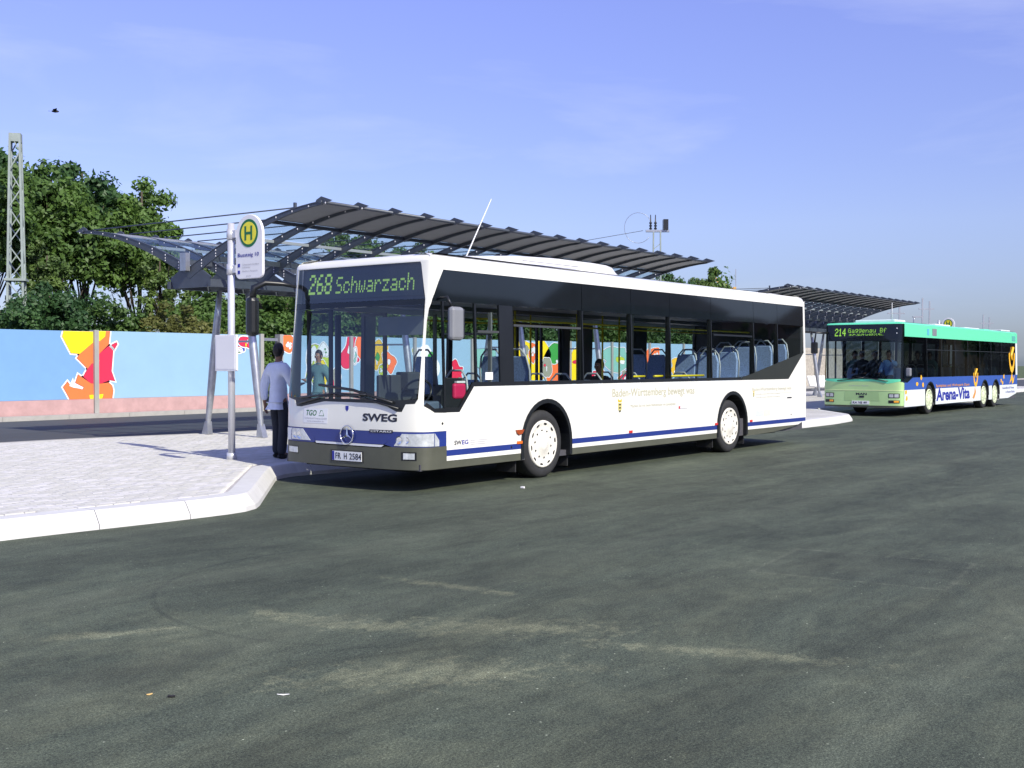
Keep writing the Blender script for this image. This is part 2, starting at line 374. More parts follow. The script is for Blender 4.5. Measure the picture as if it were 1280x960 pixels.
def wheel(parent, x, y, m_rim, side=-1, r=.478, slots=True):
    tw = MB(); prof = [(.285, -.03), (.33, -.01), (.37, .008), (.43, .008), (.465, -.012), (r, -.04), (r, -.24), (.44, -.27), (.0, -.26)]
    tw.lathe(prof, (x, y, r), 'y', 40, side); t = tw.build('wheel', rubber, parent)
    rm = MB(); rm.lathe([(.338, -.012), (.332, .012), (.315, .016), (.285, .004), (.20, -.004), (.17, .004), (.11, .010), (.09, .022), (.05, .026), (.0, .027)], (x, y, r), 'y', 36, side); rm.build('rim', m_rim, t)
    if slots:
        sl = MB()
        def slot(rc, a, hl, hw_, off):
            vs = []
            for q_ in range(12):
                t_ = 2*pi*q_/12; rr = rc+hw_*sin(t_); aa = a+hl*cos(t_)/rc; vs.append((x+rr*cos(aa), y+side*off, r+rr*sin(aa)))
            sl.add(vs, [tuple(range(12))])
        for k in range(10):
            slot(.290, 2*pi*k/10+.15, .036, .018, .0105); slot(.195, 2*pi*k/10+.45, .015, .014, .0035)
        o = sl.build('vent_hole', darkm, t); tag(o, kind='stuff')
    return t
def mirror_arm(): pass

def skin_mesh(name, verts, edges, radii, m, sub=2, root=0):
    me = bpy.data.meshes.new(name); me.from_pydata(verts, edges, []); o = bpy.data.objects.new(name, me); COL.objects.link(o)
    md = o.modifiers.new('skin', 'SKIN'); md.use_smooth_shade = True; md.branch_smoothing = .3
    for i, r in enumerate(radii):
        rr = r if isinstance(r, tuple) else (r, r); me.skin_vertices[0].data[i].radius = rr; me.skin_vertices[0].data[i].use_root = (i == root)
    s = o.modifiers.new('sub', 'SUBSURF'); s.levels = sub; s.render_levels = sub
    dg = bpy.context.evaluated_depsgraph_get(); dg.update(); out = bpy.data.meshes.new_from_object(o.evaluated_get(dg)); bpy.data.objects.remove(o)
    out.materials.clear(); out.materials.append(m); out.polygons.foreach_set('use_smooth', [True]*len(out.polygons)); out.name = name
    return out
def ell(c, r, n=12, k=8, deform=None):
    vs = []; fs = []
    for i in range(k+1):
        t = pi*i/k
        for j in range(n):
            p = 2*pi*j/n; v = Vector((sin(t)*cos(p), sin(t)*sin(p), cos(t)))
            if deform: v = deform(v)
            vs.append((c[0]+v.x*r[0], c[1]+v.y*r[1], c[2]+v.z*r[2]))
    for i in range(k):
        for j in range(n): fs.append((i*n+j, i*n+(j+1) % n, (i+1)*n+(j+1) % n, (i+1)*n+j))
    return vs, fs
# ================================================================ ground
def ground_mat():
    m = bpy.data.materials.new('asphalt'); m.use_nodes = True; n = m.node_tree.nodes; l = m.node_tree.links; b = n['Principled BSDF']
    b.inputs['Roughness'].default_value = .82; b.inputs['Specular IOR Level'].default_value = .3
    g = n.new('ShaderNodeNewGeometry')
    def mapn(sc_, rot=(0, 0, 0)):
        q = n.new('ShaderNodeMapping'); q.inputs['Scale'].default_value = sc_; q.inputs['Rotation'].default_value = rot; l.new(g.outputs['Position'], q.inputs[0]); return q.outputs[0]
    def noise(v, s, d=8, r=.6, dist=0):
        q = n.new('ShaderNodeTexNoise'); q.inputs['Scale'].default_value = s; q.inputs['Detail'].default_value = d; q.inputs['Roughness'].default_value = r; q.inputs['Distortion'].default_value = dist; l.new(v, q.inputs[0]); return q.outputs[0]
    def rng(v, a, b_, c=0, d=1, sm=False):
        q = n.new('ShaderNodeMapRange'); q.inputs[1].default_value = a; q.inputs[2].default_value = b_; q.inputs[3].default_value = c; q.inputs[4].default_value = d
        if sm: q.interpolation_type = 'SMOOTHSTEP'
        l.new(v, q.inputs[0]); return q.outputs[0]
    def math_(op, a, b_=None, c=None):
        q = n.new('ShaderNodeMath'); q.operation = op; q.use_clamp = False
        for i, v in enumerate((a, b_, c)):
            if v is None: continue
            if isinstance(v, (int, float)): q.inputs[i].default_value = v
            else: l.new(v, q.inputs[i])
        return q.outputs[0]
    def mix(f, a, b_):
        q = n.new('ShaderNodeMix'); q.data_type = 'RGBA'
        if isinstance(f, (int, float)): q.inputs[0].default_value = f
        else: l.new(f, q.inputs[0])
        for i, v in ((6, a), (7, b_)):
            if isinstance(v, tuple): q.inputs[i].default_value = (*v, 1)
            else: l.new(v, q.inputs[i])
        return q.outputs[2]
    base = mix(rng(noise(mapn((1, 1, 1)), .35, 6), .35, .65), (.046, .055, .046), (.066, .076, .063))
    streak = noise(mapn((.10, 1.3, 1), (0, 0, .06)), 1.1, 9, .68, .3)
    base = mix(rng(streak, .42, .68, 0, .6), base, (.112, .124, .100))
    streak2 = noise(mapn((.06, .9, 1), (0, 0, -.5)), 1.0, 8, .65, .2)
    base = mix(rng(streak2, .48, .68, 0, .6), base, (.118, .124, .098))
    dk = noise(mapn((.5, 1.2, 1), (0, 0, .2)), .8, 9, .7, .5)
    base = mix(rng(dk, .48, .62, 0, .55), base, (.032, .040, .035))
    grain = noise(mapn((1, 1, 1)), 95, 3, .8)
    base = mix(rng(grain, .44, .60, 0, .62), base, (.155, .168, .138))
    grain2 = noise(mapn((1, 1, 1)), 38, 4, .8)
    base = mix(rng(grain2, .46, .62, 0, .6), base, (.022, .028, .025))
    mid = noise(mapn((.6, 1, 1)), 7, 7, .75, .4)
    base = mix(rng(mid, .45, .62, 0, .45), base, (.115, .125, .10))
    vor = n.new('ShaderNodeTexVoronoi'); vor.inputs['Scale'].default_value = 5.0; l.new(mapn((1, 1, 1)), vor.inputs[0])
    base = mix(rng(vor.outputs['Distance'], .035, .015, 0, .8), base, (.30, .30, .27))
    sp = n.new('ShaderNodeSeparateXYZ'); l.new(g.outputs['Position'], sp.inputs[0]); X, Y = sp.outputs[0], sp.outputs[1]
    wob = noise(mapn((1, 1, 1)), 1.6, 6, .7)
    wob2 = noise(mapn((1, 1, 1)), 5, 9, .85)
    def ellm(cx, cy, rx, ry, ang, soft=.9):
        dx = math_('SUBTRACT', X, cx); dy = math_('SUBTRACT', Y, cy); c, s_ = cos(ang), sin(ang)
        a = math_('DIVIDE', math_('ADD', math_('MULTIPLY', dx, c), math_('MULTIPLY', dy, s_)), rx)
        b2 = math_('DIVIDE', math_('SUBTRACT', math_('MULTIPLY', dy, c), math_('MULTIPLY', dx, s_)), ry)
        d = math_('SQRT', math_('ADD', math_('MULTIPLY', a, a), math_('MULTIPLY', b2, b2)))
        d = math_('ADD', d, math_('MULTIPLY_ADD', wob2, 5.5, -2.75))
        return rng(d, 1.0, 1.0-soft, 0, 1, True)
    sand = None   # dried sand blown onto the tarmac
    for e in ((-4.06, -4.0, .75, .10, -1.5), (-5.35, -4.2, .85, .22, -1.35), (-6.45, -3.3, .55, .12, -.55), (-5.45, -3.65, .3, .12, -1.2),
              (-4.9, -5.0, 1.1, .30, -.9), (-4.6, -6.4, 1.1, .14, -1.25), (-3.2, -8.4, 1.3, .12, .12), (-5.9, -5.4, 1.0, .35, -.8)):
        q = ellm(*e); sand = q if sand is None else math_('MAXIMUM', sand, q)
    sand = math_('MULTIPLY', sand, rng(mid, .36, .56, .25, 1)); base = mix(math_('MULTIPLY', sand, .72), base, (.27, .26, .19))
    dust = math_('MULTIPLY', rng(noise(mapn((.5, 1.0, 1), (0, 0, .3)), .55, 9, .75, 1.0), .46, .62, 0, 1), rng(math_('ADD', X, Y), -5.0, -9.5, 0, .5, True))
    base = mix(math_('MULTIPLY', dust, rng(wob2, .36, .60, .2, 1)), base, (.185, .185, .135))
    vs_ = n.new('ShaderNodeTexVoronoi'); vs_.inputs['Scale'].default_value = 16; l.new(mapn((1, 1, 1)), vs_.inputs[0])
    speck = math_('MULTIPLY', rng(vs_.outputs['Distance'], .10, .05, 0, 1), rng(vs_.outputs['Color'], .74, .76, 0, .9))
    base = mix(speck, base, (.60, .60, .52))
    # square cut patch with pale edges, tyre scuff arc
    def rect(cx, cy, hx, hy, ang, wd):
        dx = math_('SUBTRACT', X, cx); dy = math_('SUBTRACT', Y, cy); c, s_ = cos(ang), sin(ang)
        a = math_('DIVIDE', math_('ABSOLUTE', math_('ADD', math_('MULTIPLY', dx, c), math_('MULTIPLY', dy, s_))), 1)
        b2 = math_('ABSOLUTE', math_('SUBTRACT', math_('MULTIPLY', dy, c), math_('MULTIPLY', dx, s_)))
        d = math_('MAXIMUM', math_('SUBTRACT', a, hx), math_('SUBTRACT', b2, hy))
        ins = rng(d, .0, -.02, 0, 1); edge = rng(math_('ABSOLUTE', math_('ADD', d, math_('MULTIPLY_ADD', wob2, .05, -.025))), wd, wd*.2, 0, 1); return ins, edge
    ins, edge = rect(-1.5, -6.1, .62, .72, .12, .035)
    base = mix(math_('MULTIPLY', ins, .25), base, (.05, .055, .05))
    base = mix(math_('MULTIPLY', math_('MULTIPLY', edge, rng(mid, .42, .6)), .5), base, (.19, .19, .16))
    dx = math_('SUBTRACT', X, -4.15); dy = math_('SUBTRACT', Y, -3.75); rr = math_('SQRT', math_('ADD', math_('MULTIPLY', dx, dx), math_('MULTIPLY', dy, dy)))
    ring = rng(math_('ABSOLUTE', math_('SUBTRACT', rr, 1.85)), .028, .010, 0, .45)
    half = rng(math_('ADD', math_('MULTIPLY', dx, -1), math_('MULTIPLY', dy, 1.0)), .1, 1.6, 0, 1)
    base = mix(math_('MULTIPLY', math_('MULTIPLY', ring, half), rng(wob2, .35, .6)), base, (.022, .026, .026))
    # long tyre lanes running along the bay
    for yy, st in ((-1.9, .35), (-3.7, .30), (-7.2, .28), (-8.6, .25)):
        ln = math_('ABSOLUTE', math_('ADD', math_('SUBTRACT', Y, yy), math_('MULTIPLY_ADD', wob, .5, math_('MULTIPLY', X, -.03))))
        base = mix(math_('MULTIPLY', rng(ln, .35, .0, 0, st, True), rng(streak, .35, .6)), base, (.12, .125, .105))
    def scl(a, f):
        q = n.new('ShaderNodeVectorMath'); q.operation = 'SCALE'; l.new(a, q.inputs[0]); l.new(f, q.inputs['Scale']); return q.outputs[0]
    for v_, a_, c_, d_ in ((noise(mapn((.55, 1.2, 1), (0, 0, .1)), .9, 9, .72, .8), .36, .76, 1.32), (noise(mapn((.12, 2.2, 1), (0, 0, -.04)), 2.2, 8, .7, .3), .36, .91, 1.11), (noise(mapn((1, 1, 1)), 5, 8, .8, .3), .36, .90, 1.10), (noise(mapn((1, 1, 1)), 30, 7, .9), .40, .86, 1.14), (noise(mapn((1, 1, 1)), 90, 3, .9), .42, .58, 1.5), (noise(mapn((1, 1, 1)), 210, 2, .9), .42, .62, 1.4)):
        base = scl(base, rng(v_, a_, 1-a_, c_, d_))
    gt = n.new('ShaderNodeMix'); gt.data_type = 'RGBA'; gt.blend_type = 'MULTIPLY'; gt.inputs[0].default_value = 1; gt.inputs[7].default_value = (.72, .79, .645, 1); l.new(base, gt.inputs[6]); base = gt.outputs[2]
    l.new(base, b.inputs['Base Color'])
    bp = n.new('ShaderNodeBump'); bp.inputs['Strength'].default_value = .5; bp.inputs['Distance'].default_value = .006
    l.new(grain, bp.inputs['Height']); l.new(bp.outputs[0], b.inputs['Normal'])
    return m
MB().add([(-1500, -1500, -.03), (1500, -1500, -.03), (1500, 1500, -.03), (-1500, 1500, -.03)], [(0, 1, 2, 3)]).build('ground', grassm)
tag(bpy.data.objects['ground'], kind='structure')
asph = ground_mat()
tag(MB().add([(-60, -60, 0), (220, -60, 0), (220, 20.72, 0), (-60, 20.72, 0)], [(0, 1, 2, 3)]).build('bus_station_roadway', asph), kind='structure')
# back lane gets its own, smoother and bluer tarmac sheet
asph2 = mat('asphalt_smooth', (.060, .064, .068), .8, var=.12, scale=.8, stretch=(.15, 1, 1), bump=.2)
tag(MB().add([(-60, 9.2, .004), (220, 9.2, .004), (220, 20.7, .004), (-60, 20.7, .004)], [(0, 1, 2, 3)]).build('back_lane', asph2), kind='structure')

# platform --------------------------------------------------------
KH = .18
def smooth_path(p, rad=.5, n=5):
    out = [p[0]]
    for i in range(1, len(p)-1):
        a, b, c = Vector(p[i-1]), Vector(p[i]), Vector(p[i+1]); r1 = min(rad, (a-b).length*.45, (c-b).length*.45)
        s, e = b+(a-b).normalized()*r1, b+(c-b).normalized()*r1
        for k in range(n+1):
            t = k/n; out.append(tuple(s*(1-t)**2+b*2*t*(1-t)+e*t*t))
    out.append(p[-1]); return out
front_path = [(-14, .62), (-4.9, .60), (-2.95, .42), (-2.15, .42), (.42, 3.02), (1.5, 2.86), (13.2, 2.86), (16.6, 2.12), (19.2, 2.18), (21.4, 2.45), (24.9, 5.05), (26, 4.96), (37.4, 4.96), (41, 4.3), (45.8, 4.5), (49, 7.1), (70, 7.1)]
back_path = [(-14, 10.5), (1.6, 10.5), (4.6, 9.85), (15.5, 9.75), (19, 12.6), (25.6, 12.6), (29, 11.95), (40, 11.9), (44, 14.6), (70, 14.4)]
fp = smooth_path(front_path, .55, 6); bpth = smooth_path(back_path, .8, 4)
def offset_path(p, d):
    out = []
    for i in range(len(p)):
        a = Vector(p[max(i-1, 0)]); b = Vector(p[min(i+1, len(p)-1)]); t = (b-a).normalized(); out.append((p[i][0]-t.y*d, p[i][1]+t.x*d))
    return out
plat = empty('platform', (0, 0, 0)); plat['kind'] = 'structure'
inner = offset_path(fp, .33); innerb = offset_path(bpth, -.18)
poly = inner+innerb[::-1]
slabm = None
def paving_mat():
    m = bpy.data.materials.new('block_paving'); m.use_nodes = True; n = m.node_tree.nodes; l = m.node_tree.links; b = n['Principled BSDF']; b.inputs['Roughness'].default_value = .85
    g = n.new('ShaderNodeNewGeometry'); br = n.new('ShaderNodeTexBrick'); br.inputs['Scale'].default_value = 5; br.inputs['Mortar Size'].default_value = .018; br.inputs['Brick Width'].default_value = 1.0; br.inputs['Row Height'].default_value = .5
    br.inputs['Color1'].default_value = (.54, .535, .485, 1); br.inputs['Color2'].default_value = (.58, .575, .525, 1); br.inputs['Mortar'].default_value = (.34, .31, .29, 1)
    l.new(g.outputs['Position'], br.inputs[0]); z = n.new('ShaderNodeTexNoise'); z.inputs['Scale'].default_value = .7; z.inputs['Detail'].default_value = 7; l.new(g.outputs['Position'], z.inputs[0])
    r = n.new('ShaderNodeMapRange'); r.inputs[1].default_value = .3; r.inputs[2].default_value = .7; r.inputs[3].default_value = .88; r.inputs[4].default_value = 1.06; l.new(z.outputs[0], r.inputs[0])
    x = n.new('ShaderNodeVectorMath'); x.operation = 'SCALE'; l.new(br.outputs[0], x.inputs[0]); l.new(r.outputs[0], x.inputs['Scale']); l.new(x.outputs[0], b.inputs['Base Color']); return m
pavem = paving_mat()
def inside(x, y, P):
    c = False; j = len(P)-1
    for i in range(len(P)):
        if (P[i][1] > y) != (P[j][1] > y) and x < (P[j][0]-P[i][0])*(y-P[i][1])/(P[j][1]-P[i][1])+P[i][0]: c = not c
        j = i
    return c
def pslab(x0, x1, z, m, name, P=poly):
    bm = bmesh.new(); f = bm.faces.new([bm.verts.new((x, y, z)) for x, y in P])
    for co, no in (((x0, 0, 0), (-1, 0, 0)), ((x1, 0, 0), (1, 0, 0))):
        bmesh.ops.bisect_plane(bm, geom=bm.verts[:]+bm.edges[:]+bm.faces[:], plane_co=co, plane_no=no, clear_outer=True)
    bmesh.ops.triangulate(bm, faces=bm.faces[:]); me = bpy.data.meshes.new(name); bm.to_mesh(me); bm.free(); me.materials.append(m); return link(name, me, plat)
pslab(-14, 70, KH-.014, sandj, 'paving_bed'); pslab(6.0, 70, KH, pavem, 'paving_field'); pslab(-14, -9.0, KH, pavem, 'paving_field')
# single pavers near the camera: 300 largest as parts, the rest joined
pav = []
j = 0; y = .5
while y < 10.4:
    x = -9.0+(.1 if j % 2 else 0)
    while x < 5.99:
        if all(inside(x+a, y+b, poly) for a in (.0, .196) for b in (.0, .096)) : pav.append((x, y))
        x += .2
    y += .1; j += 1
pav.sort(key=lambda p: (p[0]+10.287)**2+(p[1]+9.263)**2 if p[0] > -5.6 else 1e9)
pm = [mat('paver_a', (.56, .555, .505), .85, var=.04, scale=6, bump=.2), mat('paver_b', (.62, .61, .58), .85, var=.06, scale=6, bump=.2), mat('paver_c', (.54, .535, .485), .85, var=.06, scale=6, bump=.2)]
def pbox(mb, x, y, z):
    g = .0025; c = .004
    vs = [(x+g, y+g, z-.02), (x+.2-g, y+g, z-.02), (x+.2-g, y+.1-g, z-.02), (x+g, y+.1-g, z-.02), (x+g+c, y+g+c, z), (x+.2-g-c, y+g+c, z), (x+.2-g-c, y+.1-g-c, z), (x+g+c, y+.1-g-c, z)]
    mb.add(vs, [(0, 1, 5, 4), (1, 2, 6, 5), (2, 3, 7, 6), (3, 0, 4, 7), (4, 5, 6, 7)])
pmes = []
for m_ in pm: mb = MB(); pbox(mb, 0, 0, 0); pmes.append(mb.mesh('paver', m_))
rest = [MB(), MB(), MB()]
for i, (x, y) in enumerate(pav):
    dz = random.uniform(-.0015, .0015)
    if i < 300: link('paver', random.choice(pmes), plat, (x, y, KH+dz))
    else: pbox(rest[random.randrange(3)], x, y, KH+dz)
for k in range(3): tag(rest[k].build('paver_field', pm[k], plat), kind='stuff')
# edge fill between pavers and kerb
# kerb stones
def walk(path, step):
    out = []; segs = []; 
    for a, b in zip(path, path[1:]): segs.append((Vector(a), Vector(b), (Vector(b)-Vector(a)).length))
    tot = sum(s[2] for s in segs)
    def at(d):
        for a, b, L in segs:
            if d <= L+1e-9: return a+(b-a)*(d/L if L else 0)
            d -= L
        return segs[-1][1]
    return tot, at
def kerb(path, parent, name, m, step=1.0, gap=.008, prof=((0, -.02), (.01, .05), (.085, KH-.025), (.11, KH), (.33, KH+.002), (.33, 0)), sgn=1, xr=(-14, 70)):
    tot, at = walk(path, step); d = 0
    while d < tot:
        e = min(d+step-gap, tot)
        if e-d < .05: break
        ns = 5; vs = []; fs = []; P = len(prof)
        for k in range(ns):
            t = d+(e-d)*k/(ns-1); p = at(t); tg = (at(min(t+.06, tot))-at(max(t-.06, 0))).normalized(); nn = Vector((-tg.y, tg.x))*sgn
            for o_, z in prof: q = p+nn*o_; vs.append((q.x, q.y, z))
        for k in range(ns-1):
            for i in range(P): fs.append((k*P+i, k*P+(i+1) % P, (k+1)*P+(i+1) % P, (k+1)*P+i))
        fs += [tuple(range(P)), tuple((ns-1)*P+i for i in range(P))[::-1]]
        MB().add(vs, fs).build(name, m, parent); d += step
kerb(fp, plat, 'kerb_stone', kerbm, 1.0)
kerb(bpth, plat, 'back_kerb_stone', kerb2, 2.0, prof=((0, -.02), (.0, KH-.02), (.02, KH+.002), (.18, KH+.002), (.18, 0)), sgn=-1)
# grout strip between kerb and pavers (sandy joint)
gb = MB(); ip = offset_path(fp, .31); ip2 = offset_path(fp, .50)
for i in range(len(ip)-1): gb.add([(*ip[i], KH-.012), (*ip[i+1], KH-.012), (*ip2[i+1], KH-.012), (*ip2[i], KH-.012)], [(0, 1, 2, 3)])
gb.build('joint_mortar', mat('joint_mortar', (.44, .42, .40), .9, var=.2, scale=9), plat)

# far verge, kerb and coping in front of the wall
fk = empty('far_pavement'); fk['kind'] = 'structure'
MB().box(-60, 160, 20.86, 21.62, -.02, .10).build('verge_slab', mat('verge', (.40, .385, .36), .9, var=.18, scale=2, bump=.3), fk)
d = -30
cm = MB().box(0, 1.99, 20.72, 20.86, -.02, .13).mesh('kerb_stone', kerb2)
while d < 90: link('kerb_stone', cm, fk, (d, 0, 0)); d += 2

# ================================================================ painted noise wall
WY = 21.7
wall = empty('noise_barrier_wall', (0, WY, 0)); tag(wall, 'long low noise barrier wall painted light blue with graffiti figures above a pink concrete plinth', 'wall')
WL = lambda v: (v[0], v[1]-WY, v[2])
posts = [-16.1, -9.7, -3.3, 3.1, 9.47, 15.93, 16.81, 20.3, 23.9, 27.6, 31.3, 35.1, 38.9, 42.7, 46.5, 50.3, 54.1, 57.9, 61.7, 65.5, 69.3, 73.1, 76.9, 80.7, 84.5, 88]
ztop = lambda x: 2.58+.004*min(max(x, 0), 45)
pan = {}
for a, b in zip(posts, posts[1:]):
    if a == 15.93:      # the gate gap
        g = MB(); g.box(a+.1, b-.1, -.02, .03, ztop(a)-.22, ztop(a)-.12); g.build('gate_lintel', steel, wall); continue
    m_ = wblue if b <= 9.5 else stonem if a > 54 else wblue2
    o = MB().box(a+.07, b-.07, 0, .12, .54, ztop(a)).build('panel', m_, wall, .006); pan[a] = o
    MB().box(a+.07, b-.07, -.03, .16, .08, .537).build('plinth_panel', pinkm if a < 54 else stonem, wall, .008)
pcm = MB().box(-.075, .075, -.09, .18, .0, 1).mesh('post', postm)
for p in posts:
    o = link('post', pcm, wall, (p, 0, .08)); o.scale.z = ztop(p)-.08+.02
def shape(par, pts, m, off, name='painted_shape'):
    mb = MB(); mb.prism(pts, lambda a, b, t: (a, -t, b), off, off-.0025)
    me = bpy.data.meshes.new(name); me.from_pydata(mb.v, [], mb.f); me.materials.append(m); bm = bmesh.new(); bm.from_mesh(me)
    bmesh.ops.triangulate(bm, faces=[f for f in bm.faces if len(f.verts) > 4]); bmesh.ops.recalc_face_normals(bm, faces=bm.faces); bm.to_mesh(me); bm.free(); return link(name, me, par)
def splitshape(pts, m, off):
    """a painted shape is cut at each post so that every panel carries its own piece"""
    for a, o in pan.items():
        b = posts[posts.index(a)+1]; bm = bmesh.new()
        if max(p[0] for p in pts) < a+.07 or min(p[0] for p in pts) > b-.07: continue
        bm.faces.new([bm.verts.new((x, z, 0)) for x, z in pts])
        zt = ztop(a)
        for co, no in (((a+.07, 0, 0), (-1, 0, 0)), ((b-.07, 0, 0), (1, 0, 0)), ((0, zt-.004, 0), (0, 1, 0)), ((0, .545, 0), (0, -1, 0))):
            bmesh.ops.bisect_plane(bm, geom=bm.verts[:]+bm.edges[:]+bm.faces[:], plane_co=co, plane_no=no, clear_outer=True)
        bmesh.ops.triangulate(bm, faces=bm.faces[:])
        if not bm.faces: bm.free(); continue
        me = bpy.data.meshes.new('painted_shape')
        for v in bm.verts: v.co = (v.co.x, -off, v.co.y)
        bm.to_mesh(me); bm.free(); me.materials.append(m); link('painted_shape', me, o)
P_ = {k: mat('paint_'+k, srgb(*c), .65, var=.04) for k, c in dict(white=(232, 236, 240), yellow=(255, 222, 20), orange=(250, 120, 62), red=(222, 42, 78), black=(60, 20, 40), lime=(186, 206, 60), grey=(150, 155, 140), green=(60, 160, 70), teal=(130, 190, 180), navy=(40, 70, 170), gold=(238, 190, 40)).items()}
yel = [(8.38, 2.42), (8.44, 2.64), (9.42, 2.64), (9.42, 2.28), (8.95, 1.91), (8.66, 1.93)]
yel2 = [(9.42, 2.64), (9.84, 2.64), (9.81, 2.45), (9.63, 2.31), (9.42, 2.2)]
or1 = [(8.95, 1.91), (9.42, 2.28), (9.63, 2.31), (9.81, 2.45), (9.84, 2.64), (9.98, 2.64), (9.93, 2.21), (9.6, 1.91), (9.21, 1.46), (8.86, 1.78)]
red_ = [(9.6, 1.91), (9.93, 2.16), (10.08, 2.02), (10.02, 1.38), (10.14, 1.08), (9.98, 1.11), (9.62, 1.0), (9.32, 1.01), (9.06, 1.22), (9.21, 1.46)]
horn = [(10.03, 2.19), (10.2, 2.27), (10.23, 2.22), (10.14, 2.08)]
or2 = [(8.4, .91), (8.54, 1.07), (8.63, .96), (9.03, .82), (9.09, .9), (8.8, 1.04), (8.89, 1.28), (9.32, 1.01), (9.62, 1.0), (9.92, 1.03), (10.04, .93), (10.08, .78), (10.04, .54), (8.62, .54), (8.51, .73)]
y3 = [(9.26, .66), (9.74, .68), (9.68, .5), (9.29, .5)]
def grow(pts, d):
    n = len(pts); A_ = sum(pts[i][0]*pts[(i+1) % n][1]-pts[(i+1) % n][0]*pts[i][1] for i in range(n)); s = 1 if A_ > 0 else -1; out = []
    for i in range(n):
        a, b, c = Vector(pts[i-1]), Vector(pts[i]), Vector(pts[(i+1) % n]); n1 = Vector(((b-a).y, -(b-a).x)).normalized()*s; n2 = Vector(((c-b).y, -(c-b).x)).normalized()*s
        k = n1+n2; k = k/max(.6, k.length_squared/2) if k.length > 1e-4 else n1; out.append((b.x+k.x*d, b.y+k.y*d))
    return out
def wob(cx, cz, rx, rz, n, seed, amp=.3):
    r = random.Random(seed); return [(cx+rx*cos(2*pi*i/n)*(1+r.uniform(-amp, amp)), cz+rz*sin(2*pi*i/n)*(1+r.uniform(-amp, amp))) for i in range(n)]
lay = 0
for s_ in (yel, yel2, or1, red_, horn, or2): splitshape(grow(s_, .055), P_['white'], .004)
for s_, c in ((yel, 'yellow'), (yel2, 'yellow'), (or1, 'orange'), (red_, 'red'), (horn, 'red'), (or2, 'orange'), (y3, 'yellow')):
    splitshape(grow(s_, .012), P_['black'], .0055 if c != 'red' else .0065); lay += .0003; splitshape(s_, P_[c], .007+lay)
splitshape([(8.60, .95), (8.72, 1.2), (8.76, 1.0), (8.95, .86), (8.72, .9)], P_['white'], .0105)
splitshape([(9.35, 1.68), (9.62, 1.73), (9.55, 1.52), (9.50, 1.66), (9.3, 1.6)], P_['orange'], .0105)
# further figures along the wall
def smooth_loop(p, k=4):
    out = []; n = len(p)
    for i in range(n):
        a, b, c, d = (Vector(p[(i+j_-1) % n]) for j_ in range(4))
        for q in range(k):
            t = q/k; out.append(tuple(.5*((2*b)+(c-a)*t+(2*a-5*b+4*c-d)*t*t+(3*b-a-3*c+d)*t*t*t)))
    return out
def fig(cx, cz, rx, rz, n, seed, c, layer=0):
    r_ = random.Random(seed*7+1); p = smooth_loop(wob(cx, cz, rx, rz, n, seed, .34)); o = .004+layer*.004
    splitshape(grow(p, .05), P_['white'], o); splitshape(grow(p, .014), P_['black'], o+.0008); splitshape(p, P_[c], o+.0016)
    alt = r_.choice([k for k in P_ if k not in (c, 'black', 'navy')])
    for k in range(r_.randint(2, 4)):
        ax, az = cx+r_.uniform(-.5, .5)*rx, cz+r_.uniform(-.5, .5)*rz
        q_ = smooth_loop(wob(ax, az, rx*r_.uniform(.08, .3), rz*r_.uniform(.12, .4), 7, seed+k*13, .4), 3)
        splitshape(grow(q_, .010), P_['black'], o+.0022+k*.0003); splitshape(q_, P_[alt if k % 2 else 'white'], o+.0026+k*.0003)
fig(14.9, 2.2, .35, .18, 9, 3, 'navy'); fig(15.3, 2.35, .3, .2, 8, 4, 'red', 1); fig(14.9, 2.05, .18, .07, 7, 5, 'white', 2)
fig(17.2, 2.35, .35, .3, 9, 6, 'orange')
fig(18.6, 1.6, .75, .75, 15, 8, 'lime'); fig(18.75, 1.3, .35, .5, 11, 9, 'yellow', 1); fig(18.9, 2.1, .25, .25, 8, 10, 'white', 1)
fig(20.4, 2.05, .55, .6, 13, 11, 'red'); fig(20.95, 2.25, .35, .5, 9, 12, 'orange', 1); fig(20.5, 1.9, .14, .35, 7, 13, 'white', 2)
fig(21.9, 1.95, .5, .55, 12, 14, 'gold'); fig(22.4, 1.7, .35, .4, 10, 15, 'orange', 1); fig(22.0, 1.35, .2, .2, 8, 16, 'lime', 1)
fig(19.4, .95, .35, .5, 11, 17, 'grey')
for i, (cx, cz, rx, rz, c) in enumerate([(24.6, 1.6, .8, .7, 'lime'), (26.5, 1.2, .6, .5, 'red'), (28.6, 1.8, .9, .5, 'teal'), (31.8, 1.8, 1.6, .95, 'yellow'), (31.3, 1.2, .55, .5, 'orange'), (32.1, 2.1, .3, .4, 'orange'), (34.0, 2.0, .9, .55, 'green'), (34.2, 1.2, .9, .55, 'orange'), (33.2, 1.5, .35, .5, 'grey'),
        (35.9, 1.5, .9, .8, 'yellow'), (37.6, .95, .8, .35, 'red'), (39.4, 1.9, 1.3, .6, 'teal'), (40.6, 1.0, 1.0, .4, 'red'), (43.2, 2.0, .9, .5, 'orange'), (46.0, 1.4, .8, .6, 'gold'), (48.6, 1.7, .9, .6, 'green'), (52, 1.6, 1, .7, 'orange'),
        (-1.0, 1.6, .7, .8, 'orange'), (-5.5, 1.7, .9, .6, 'yellow'), (-12.5, 1.6, 1.0, .8, 'red')]):
    fig(cx, cz, rx, rz, 13, 30+i, c, i % 3)

